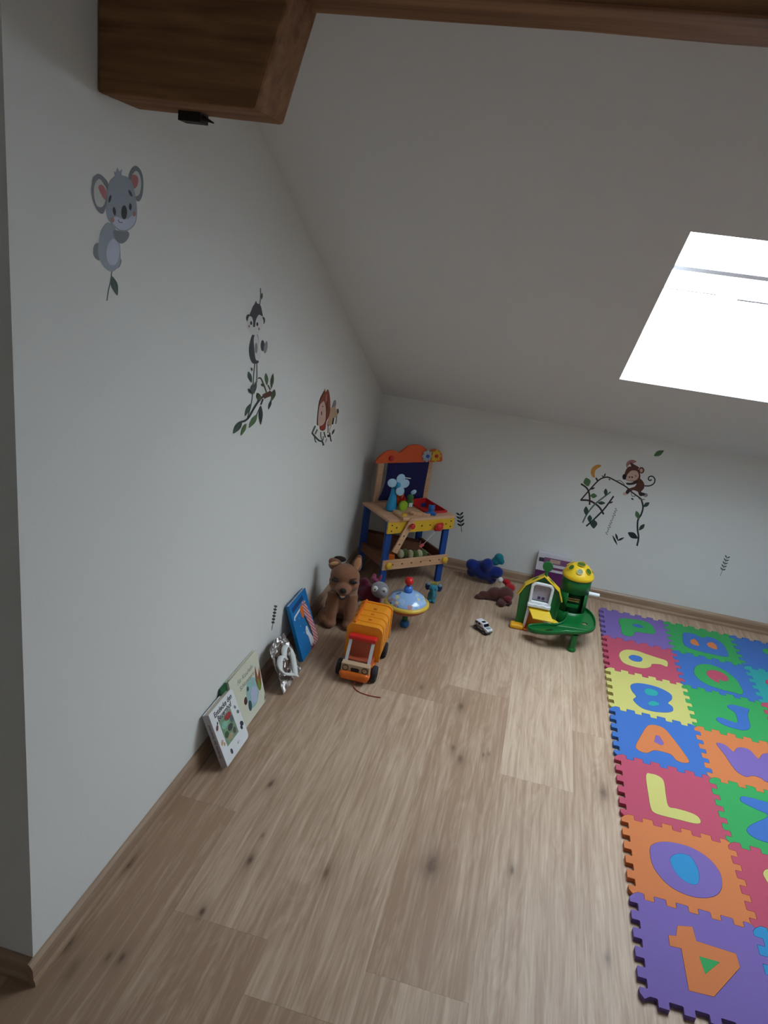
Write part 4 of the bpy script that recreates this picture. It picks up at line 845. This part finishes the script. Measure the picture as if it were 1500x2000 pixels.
for sx in (-1, 1):
    B().slab([(-0.020, z0_), (0.058, z0_), (0.058, z1_), (0.034, z1_)], (), YZ, sx * 0.047, sx * 0.049).build('side_window', CL, gt)
    B().box((sx * 0.0425, 0.012, (z0_ + z1_) / 2), (0.012, 0.004, 0.092), (-0.60, 0, 0)).build('window_pillar', CL2, gt, bevel=0.001)
B().box((0, 0.045, 0.143), (0.104, 0.030, 0.018)).build('roof_bar', P_RED, gt, bevel=0.005)
def cprof(w_, z0, z1, r):
    P = [(-w_, z0), (w_, z0)]
    for cx_, a0 in ((w_ - r, 0), (-w_ + r, 90)):
        for k_ in range(7): a = math.radians(a0 + 15 * k_); P.append((cx_ + r * math.cos(a), z1 - r + r * math.sin(a)))
    return P
o = B().slab(cprof(0.068, 0.045, 0.186, 0.026), (), XZ, -0.072, -0.062).build('front_bulkhead', P_OR, gt, bevel=0.003)
B().slab(cprof(0.064, 0.045, 0.181, 0.024), (), XZ, -0.262, -0.072).build('container', P_OR, gt, bevel=0.003)
for yy in (0.118, 0.165, 0.212):
    B().slab(cprof(0.0665, 0.06, 0.1835, 0.025), (), XZ, -yy - 0.018, -yy + 0.018).build('container_rib', P_OR, gt, bevel=0.003)
    B().box((0.005, yy, 0.185), (0.012, 0.006, 0.004)).build('rib_clip', P_OR2, gt, bevel=0.001)
B().slab(cprof(0.068, 0.045, 0.186, 0.026), (), XZ, -0.272, -0.262).build('rear_frame', P_OR, gt, bevel=0.003)
B().box((-0.042, 0.168, 0.189), (0.008, 0.20, 0.008)).build('top_rail', P_OR2, gt, bevel=0.002)
def wheel(x, y, r=0.030, wd=0.018):
    s_ = 1 if x > 0 else -1
    q = B().lathe([(r * .55, -wd / 2), (r * .92, -wd / 2), (r, -wd / 2 + .004), (r, wd / 2 - .004), (r * .92, wd / 2), (r * .55, wd / 2)], (x, y, r), 28, (0, math.pi / 2, 0)).build('wheel', mat('rubber', (34, 34, 38), 0.75, bump=0.3), gt, smooth=False)
    B().rod((x + s_ * wd * .3, y, r), (x + s_ * wd * .62, y, r), r * .45, r * .4, seg=18).build('hub_cap', P_BK, q)
for x_ in (-0.066, 0.066):
    for y_ in (0.005, 0.195): wheel(x_, y_)
B().tube(cr([(0.012, -0.050, 0.020), (0.006, -0.062, 0.004), (0.03, -0.088, 0.0022), (0.072, -0.098, 0.0022), (0.115, -0.094, 0.0022)], 6, False), 0.0017, 6).build('pull_string', mat('red_string', (150, 48, 40), 0.8), gt, smooth=True)

# ================================================================== SPINNING TOP
st = thing('spinning_top', 'tin humming top with blue dome, red knob and yellow rim in front of the workbench', 'spinning top', (0.388, -0.757, 0.0), (0.04, -0.03, 0))
TIN = bpy.data.materials.new('printed_tin'); TIN.use_nodes = True; nt = TIN.node_tree; pb = nt.nodes['Principled BSDF']; pb.inputs['Roughness'].default_value = 0.18; pb.inputs['Coat Weight'].default_value = 0.5
tcx = nt.nodes.new('ShaderNodeTexCoord'); vo = nt.nodes.new('ShaderNodeTexVoronoi'); vo.inputs['Scale'].default_value = 60; nt.links.new(tcx.outputs['Object'], vo.inputs['Vector'])
cr_ = nt.nodes.new('ShaderNodeValToRGB'); e_ = cr_.color_ramp; e_.interpolation = 'CONSTANT'
for pos, c_ in ((0, (150, 186, 232)), (.55, (168, 200, 238)), (.72, (190, 150, 160)), (.80, (220, 214, 160)), (.87, (70, 110, 170)), (.92, (170, 200, 240))):
    (e_.elements[0] if pos == 0 else e_.elements.new(pos)).color = lin(c_)
sepc = nt.nodes.new('ShaderNodeSeparateColor'); nt.links.new(vo.outputs['Color'], sepc.inputs[0]); nt.links.new(sepc.outputs[0], cr_.inputs[0]); nt.links.new(cr_.outputs[0], pb.inputs['Base Color'])
B().lathe([(0.088, 0.119), (0.084, 0.128), (0.072, 0.142), (0.050, 0.157), (0.024, 0.166), (0.0, 0.168)], seg=48).build('dome', TIN, st, smooth=True)
B().lathe([(0.088, 0.106), (0.096, 0.111), (0.095, 0.118), (0.086, 0.125)], seg=48).build('rim_band', plas('rim_yellow', (222, 186, 70)), st, smooth=True)
B().lathe([(0.010, 0.062), (0.040, 0.070), (0.070, 0.085), (0.090, 0.102), (0.094, 0.110), (0.088, 0.112)], seg=48).build('lower_shell', plas('rim_red', (176, 84, 60)), st, smooth=True)
B().lathe([(0.018, 0.166), (0.019, 0.180), (0.013, 0.192), (0.008, 0.193)], seg=24).build('collar', plas('collar_blue', (60, 120, 214)), st, smooth=True)
B().lathe([(0.006, 0.190), (0.008, 0.200), (0.016, 0.205), (0.019, 0.215), (0.015, 0.228), (0.006, 0.232)], seg=24).build('knob', P_RED, st, smooth=True)
B().lathe([(0.012, 0.030), (0.011, 0.064)], seg=20).build('stem', plas('stem_green', (44, 110, 60)), st, smooth=True)
B().lathe([(0.010, 0.0), (0.019, 0.004), (0.021, 0.014), (0.017, 0.026), (0.012, 0.032)], seg=24).build('foot', plas('foot_blue', (24, 90, 150)), st, smooth=True)

# ================================================================== SMALL PLUSHES
t = thing('elephant_toy', 'small teal elephant toy with dark blue ears and yellow tuft, right of the spinning top', 'soft toy', (0.455, -0.455, 0.0), 0.1)
blob('body', plush('teal', (54, 132, 150)), t, [((0, 0, 0.030), (0.022, 0.020, 0.030)), ((0, -0.004, 0.068), (0.022, 0.020, 0.020)), ((0.002, -0.024, 0.050), (0.007, 0.008, 0.020)), ((-0.010, -0.010, 0.008), (0.010, 0.014, 0.008)), ((0.010, -0.010, 0.008), (0.010, 0.014, 0.008))], 0.003, 3)
for sx in (-1, 1):
    e = B().ball((sx * 0.028, 0.0, 0.072), (0.013, 0.005, 0.018), (0, 0, sx * 0.4)).build('ear', plush('navy', (26, 48, 96)), t, smooth=True)
    B().ball((sx * 0.026, -0.001, 0.086), (0.010, 0.006, 0.008)).build('ear_edge', plush('pale_blue', (120, 150, 170)), e, smooth=True)
    B().ball((sx * 0.009, -0.023, 0.072), 0.0025).build('eye', P_BK, t)
b = B()
for i in range(4): b.rod((0.0 + (i - 1.5) * 0.005, 0, 0.085), ((i - 1.5) * 0.010, -0.003, 0.100), 0.004, 0.002, 8)
b.build('tuft', plush('yellow', (190, 180, 70)), t, smooth=True)

t = thing('grey_bird_plush', 'round grey plush head with white eyes and pink tuft on a maroon body', 'soft toy', (0.205, -0.630, 0.0), -0.25)
blob('body', plush('maroon', (104, 32, 56)), t, [((-0.020, 0.01, 0.045), (0.055, 0.045, 0.045)), ((-0.055, 0.02, 0.070), (0.030, 0.025, 0.040)), ((0.01, 0.0, 0.03), (0.04, 0.03, 0.03))], 0.004, 4)
blob('head', plush('grey', (150, 148, 156)), t, [((0.045, -0.020, 0.098), (0.040, 0.038, 0.036)), ((0.062, -0.03, 0.090), (0.026, 0.026, 0.024))], 0.004, 4)
for (x_, y_) in ((0.038, -0.055), (0.075, -0.040)):
    e = B().ball((x_, y_, 0.112), (0.013, 0.006, 0.014), (0, 0, 0.4)).build('eye', P_WH, t, smooth=True)
    B().ball((x_ + .002, y_ - 0.005, 0.111), (0.003, 0.002, 0.004)).build('pupil', P_BK, e, smooth=True)
blob('tuft', plush('rose', (150, 66, 100)), t, [((0.010, -0.010, 0.130), (0.022, 0.010, 0.012), (0, 0.3, 0)), ((0.028, 0.0, 0.140), (0.008, 0.008, 0.020), (0, 0.3, 0)), ((0.0, 0.0, 0.142), (0.010, 0.008, 0.014))], 0.003, 3)
blob('leg', plush('stone', (176, 156, 146)), t, [((0.052, -0.045, 0.018), (0.026, 0.030, 0.017)), ((-0.02, -0.05, 0.014), (0.02, 0.026, 0.014))], 0.003, 3)

t = thing('star_plush', 'dark blue star-shaped plush with a teal tuft leaning on the back baseboard', 'soft toy', (0.655, -0.115, 0.0), -0.1)
t.scale = (1.12, 1.1, 1.12)
st_b = [((0, 0.0, 0.062), (0.056, 0.036, 0.046))]
for a in (0.15, 1.35, 2.75, 3.75, 5.35):
    st_b.append(((0.056 * math.cos(a), -0.02 * math.sin(a), 0.062 + 0.036 * math.sin(a)), (0.034, 0.028, 0.028), (0, -a, 0)))
blob('body', plush('royal_blue', (24, 44, 122)), t, st_b, 0.005, 14)
blob('tuft', plush('sea_teal', (30, 128, 140)), t, [((0.052, 0.030, 0.125), (0.022, 0.018, 0.022)), ((0.040, 0.030, 0.105), (0.02, 0.018, 0.02)), ((0.066, 0.028, 0.112), (0.014, 0.014, 0.016))], 0.004, 2)
B().ball((0.030, -0.028, 0.100), (0.006, 0.003, 0.004)).build('eye', P_WH, t, smooth=True)

t = thing('brown_plush', 'brown plush animal lying in a red hat with white pompom, left of the barn', 'soft toy', (0.735, -0.285, 0.0), 0.15)
blob('body', plush('brown', (88, 50, 44)), t, [((0.045, -0.01, 0.040), (0.042, 0.038, 0.038)), ((0.0, 0.0, 0.034), (0.040, 0.034, 0.030)), ((-0.045, -0.01, 0.022), (0.035, 0.018, 0.018), (0, 0.2, 0)), ((-0.075, -0.018, 0.013), (0.022, 0.014, 0.012)), ((0.03, -0.055, 0.016), (0.022, 0.028, 0.014)), ((0.065, -0.04, 0.016), (0.016, 0.020, 0.014))], 0.004, 4)
blob('muzzle', plush('dark_red', (120, 40, 44)), t, [((0.055, -0.050, 0.036), (0.020, 0.014, 0.016))], 0.003, 3)
blob('hat', plush('santa_red', (170, 26, 34)), t, [((0.070, 0.045, 0.055), (0.026, 0.026, 0.020)), ((0.050, 0.065, 0.075), (0.022, 0.018, 0.014))], 0.004, 3)
B().ball((0.018, 0.050, 0.086), 0.013).build('pompom', plush('snow', (222, 220, 222)), t, smooth=True)

# ================================================================== GAME BOX BY THE WALL
t = thing('game_box', 'white and purple cardboard game box leaning on the back wall behind the barn', 'box', (0.985, -0.040, 0.0), (-0.10, 0, 0.02))
B().box((0, 0, 0.099), (0.165, 0.032, 0.192)).build('box_body', mat('box_white', (214, 210, 216), 0.4), t, bevel=0.001)
for (x0, x1, z0, z1, c_) in ((-.083, .083, .012, .105, (96, 40, 96)), (-.05, .083, .145, .175, (128, 84, 120)), (-.02, .03, .150, .170, (190, 160, 150)), (-.075, -.05, .15, .17, (60, 56, 70)), (.0, .083, .118, .13, (120, 60, 110))):
    B().box(((x0 + x1) / 2, -0.0165 - 0.0002 * (x1 - x0 < .06), (z0 + z1) / 2), (x1 - x0, 0.0012, z1 - z0)).build('box_print', mat('print_%d_%d_%d' % c_, c_, 0.4, vary=0.3, vscale=60), t)

# ================================================================== TOY BARN
bn = thing('toy_barn', 'green and yellow plastic toy barn with silo, white window and curved tray', 'toy barn', (0.930, -0.515, 0.0), 0.03)
G2 = P_GR
fac = [(-.082, 0.005), (-.045, 0.005), (-.045, .118), (.045, .118), (.045, .005), (.085, .005), (.090, .165), (.075, .205), (.035, .245), (0.003, .262), (-.035, .245), (-.072, .205), (-.090, .165)]
B().slab(fac, [[(-.036, .140), (.040, .140), (.040, .215), (.030, .225), (-.026, .225), (-.036, .215)]], XZ, -0.012, 0.0).build('facade', G2, bn, bevel=0.002)
for sx in (-1, 1): B().box((sx * 0.080, 0.015, 0.085), (0.006, 0.034, 0.165)).build('side_wall', G2, bn, bevel=0.001)
B().box((0, 0.034, 0.10), (0.165, 0.005, 0.19)).build('back_wall', P_DG, bn)
def roofslab(a, b_):
    a = V((a[0], 0, a[1])); b_ = V((b_[0], 0, b_[1])); d = (b_ - a); c = (a + b_) / 2; ang = math.atan2(d.z, d.x)
    return B().box((c.x, 0.006, c.z), (d.length + .004, 0.042, 0.005), (0, -ang, 0)).build('roof_panel', P_YE, bn, bevel=0.0015)
roofslab((-.096, .158), (-.072, .209)); roofslab((-.072, .209), (0, .265)); roofslab((0, .265), (.074, .209)); roofslab((.074, .209), (.094, .163))
fin = B().rod((0.005, 0, 0.262), (0.005, 0, 0.290), 0.007, 0.006, 12).build('finial', G2, bn)
B().slab([(0.005 + .022 * math.cos(a), .309 + .022 * math.sin(a)) for a in [i * math.pi / 12 for i in range(24)]], (), XZ, -.007, .007).build('finial_disc', G2, fin, bevel=0.002)
wf = B().slab([(-.046, .128), (.050, .128), (.052, .215), (.040, .232), (-.036, .232), (-.048, .215)], [[(-.034, .142), (.038, .142), (.040, .212), (.032, .220), (-.028, .220), (-.036, .212)]], XZ, 0.0005, 0.016).build('window_frame', P_WH, bn, bevel=0.003)
B().slab([(-.034, .142), (.038, .142), (.040, .212), (-.036, .212)], (), XZ, -0.006, -0.004).build('window_picture', mat('barn_print', (176, 166, 176), 0.5, vary=0.3, vscale=60), wf)
for x_ in (-.004, .014): B().box((x_, 0.003, .155), (.012, .002, .012)).build('print_pane', MP('violet', (70, 44, 100)), wf)
B().slab([(-.048, .118), (.052, .118), (.052, .132), (.035, .128), (.02, .133), (.0, .128), (-.015, .133), (-.03, .128), (-.048, .132)], (), XZ, .0, .024).build('window_sill', P_WH, bn, bevel=0.001)
B().slab([(-.046, -.004), (.046, -.004), (.074, -.062), (-.016, -.062)], (), lambda u, v, h: V((u, v, .112 + v * .55 + h)), 0, .006).build('awning', P_YE, bn, bevel=0.002)
B().box((-0.002, 0.018, 0.050), (0.086, 0.006, 0.095)).build('inner_door', P_OR, bn)
B().box((-0.002, 0.0, 0.006), (0.086, 0.06, 0.008)).build('threshold', P_OR2, bn, bevel=0.002)
B().slab([(-.049, .01), (-.040, .01), (-.032, .105), (-.046, .112)], (), XZ, 0.001, 0.014).build('door_post', P_WH, bn, bevel=0.001)
b = B().box((-0.075, -0.012, 0.011), (0.060, 0.044, 0.022)); b.build('foot', plas('warm_yellow', (236, 170, 30)), bn, bevel=0.009, seg=3)
b = B(); b.box((0.070, -0.010, 0.062), (0.060, 0.034, 0.008), (0.3, 0.25, -0.5)); b.box((0.070, -0.006, 0.040), (0.030, 0.020, 0.050)); b.build('trough', P_YE, bn, bevel=0.002)
b = B(); b.box((0.052, -0.030, 0.060), (0.060, 0.009, 0.016), (0.3, 0.25, -0.6)); b.build('trough_edge', P_WH, bn, bevel=0.002)
# silo
SX, SY = 0.148, 0.085
b = B(); seg = 40
for i in range(seg):
    a0, a1 = 2 * math.pi * i / seg, 2 * math.pi * (i + 1) / seg; am = (a0 + a1) / 2
    front = abs(((am - (-math.pi / 2 + 0.12) + math.pi) % (2 * math.pi)) - math.pi) < 0.62
    for (z0, z1) in ((0.0, .104), (.104, .194), (.194, .266)):
        if front and z0 == .104: continue
        vs = [b.bm.verts.new((SX + r_ * math.cos(a), SY + r_ * math.sin(a), z)) for a, z, r_ in ((a0, z0, .0635), (a1, z0, .0635), (a1, z1, .0625), (a0, z1, .0625))]
        b.bm.faces.new(vs)
bmesh.ops.remove_doubles(b.bm, verts=b.bm.verts, dist=1e-5)
o = b.build('silo', G2, bn, smooth=True); md = o.modifiers.new('s', 'SOLIDIFY'); md.thickness = 0.004; md.offset = -1
B().lathe([(.046, .10), (.046, .195)], (SX, SY + .004, 0), 24).build('silo_core', P_DG, bn, smooth=True)
for dx, dz, c_ in ((0, .158, P_YE), (0.0, .168, P_YE), (0, .135, G2)): B().box((SX - .002 + dx, SY - .048, dz), (.052, .003, .004 if c_ is P_YE else .016)).build('silo_grille', mat('hay', (150, 120, 60), 0.6) if c_ is P_YE else c_, bn)
# yellow cap with holes
b = B(); rings = []
cap = [(0.066, .256), (0.070, .262), (0.069, .272), (0.062, .282), (0.052, .297), (0.038, .311), (0.022, .319), (0.0, .322)]
B().lathe(cap, (SX, SY, 0), 40).build('silo_cap', P_YE, bn, smooth=True)
for a, rr_, ho in [(-1.57 - .95, .046, .0125), (-1.57 - .05, .050, .0125), (-1.57 + .8, .048, .0135), (-1.45, .014, .0175), (-1.57 - 1.9, .050, .009), (-1.57 + 1.6, .056, .006), (1.2, .040, .010), (2.4, .044, .010)]:
    k_ = next(i for i in range(len(cap) - 1) if cap[i][0] >= rr_ >= cap[i + 1][0] and cap[i][1] > .265)
    (ra, za_), (rb, zb_) = cap[k_], cap[k_ + 1]; tt = (ra - rr_) / (ra - rb); z_ = za_ + (zb_ - za_) * tt
    n_ = V((math.cos(a) * (zb_ - za_), math.sin(a) * (zb_ - za_), (ra - rb))).normalized(); c_ = V((SX + rr_ * math.cos(a), SY + rr_ * math.sin(a), z_))
    op = B().rod(c_ - n_ * .004, c_ + n_ * 0.0022, ho, seg=18).build('cap_opening', plas('hole_olive', (64, 100, 36)), bn)
    B().lathe([(ho, 0), (ho + .0018, 0), (ho + .0014, .0016), (ho, .0016)], (0, 0, 0), 18, loop=True).build('opening_rim', P_YE, op)
    rim = [o for o in COL.objects if o.parent == op][0]; rim.matrix_local = Matrix.Translation(c_ + n_ * .0018) @ n_.to_track_quat('Z', 'Y').to_matrix().to_4x4()
B().rod((SX + .058, SY - .02, .196), (SX + .106, SY - .02, .196), .0095, .0085, 18).build('crank_handle', P_WH, bn, bevel=0.002)
# tray and curved ramp
def bl(x, y): return (x - 0.930, y + 0.515)
TR = cr([bl(1.075, -.430), bl(1.135, -.390), bl(1.172, -.440), bl(1.182, -.520), bl(1.170, -.590), bl(1.125, -.640), bl(1.050, -.672), bl(0.975, -.672), bl(0.915, -.645), bl(0.900, -.600), bl(0.950, -.590), bl(1.010, -.600), bl(1.045, -.575), bl(1.060, -.510)], 4)
TR = [(p.x, p.y) for p in TR]
def trz(u, v, h):
    z = 0.088 - 0.05 * min(1, max(0, (0.12 - u) / 0.17)); return V((u, v, z + h))
B().slab(TR, [[(bl(1.135, -.545)[0] + .014 * math.cos(a), bl(1.135, -.545)[1] + .012 * math.sin(a)) for a in [i * math.pi / 5 for i in range(10)]],
              [(bl(0.985, -.640)[0] + .018 * math.cos(a), bl(0.985, -.640)[1] + .010 * math.sin(a)) for a in [i * math.pi / 5 for i in range(10)]]], trz, 0, .005).build('tray', G2, bn)
b = B(); n = len(TR)
pts = [trz(p[0], p[1], .007) for p in TR]
b.tube(pts, .0045, 6, True, (0.7, 2.2)); b.build('tray_rim', G2, bn, smooth=True)
B().lathe([(.017, 0), (.018, .01), (.0145, .016), (.0145, .078)], (*bl(1.094, -.640), 0), 24).build('tray_leg', G2, bn, smooth=False)
B().box((*bl(1.09, -.455), .092), (.030, .012, .012)).build('tray_step', P_DG, bn, bevel=0.002)

# ================================================================== TOY CAR
tc_ = thing('toy_car', 'small white toy off-road car standing alone on the floor before the barn', 'toy car', (0.715, -0.640, 0.0), math.radians(-42))
# length along local x (front +x)
side = [(-.040, .012), (.040, .012), (.043, .020), (.041, .027), (.020, .030), (.010, .043), (-.036, .044), (-.042, .034)]
CAR = mat('car_white', (222, 222, 228), 0.3, coat=0.4)
B().slab(side, (), XZ, -.017, .017).build('body', CAR, tc_, bevel=0.003)
B().slab([(-.039, .008), (.042, .008), (.042, .014), (-.039, .014)], (), XZ, -.018, .018).build('sill', P_BK, tc_, bevel=0.001)
CG = mat('car_glass', (14, 18, 34), 0.15)
B().box((.0165, 0, .0365), (.0015, .028, .0125), (0, -0.66, 0)).build('windscreen', CG, tc_)
for sy in (-1, 1):
    for x_ in (-.028, -.010): B().box((x_, sy * .0172, .035), (.014, .001, .009)).build('side_window', CG, tc_)
    B().box((-.004, sy * .0174, .022), (.050, .0008, .010)).build('side_print', MP('camo', (110, 96, 92)), tc_)
    for x_ in (-.026, .026):
        q = B().rod((x_, sy * .013, .0105), (x_, sy * .021, .0105), .0105, seg=20).build('wheel', MATS['rubber'], tc_, bevel=0.0015)
        B().rod((x_, sy * .0208, .0105), (x_, sy * .0218, .0105), .0045, seg=12).build('rim', mat('rim_metal', (110, 112, 116), 0.3, metal=0.8), q)
B().box((-.002, 0, .0446), (.012, .016, .002)).build('roof_hatch', CG, tc_)
B().box((.030, 0, .0295), (.014, .018, .002)).build('bonnet_print', mat('bonnet_grey', (140, 156, 160), 0.4), tc_)
for sy in (-1, 1): B().ball((.0425, sy * .012, .022), (.002, .0035, .003)).build('headlight', plas('lamp', (236, 236, 220)), tc_)
B().box((.044, 0, .014), (.003, .030, .005)).build('bumper', MATS['rim_metal'], tc_, bevel=0.001)
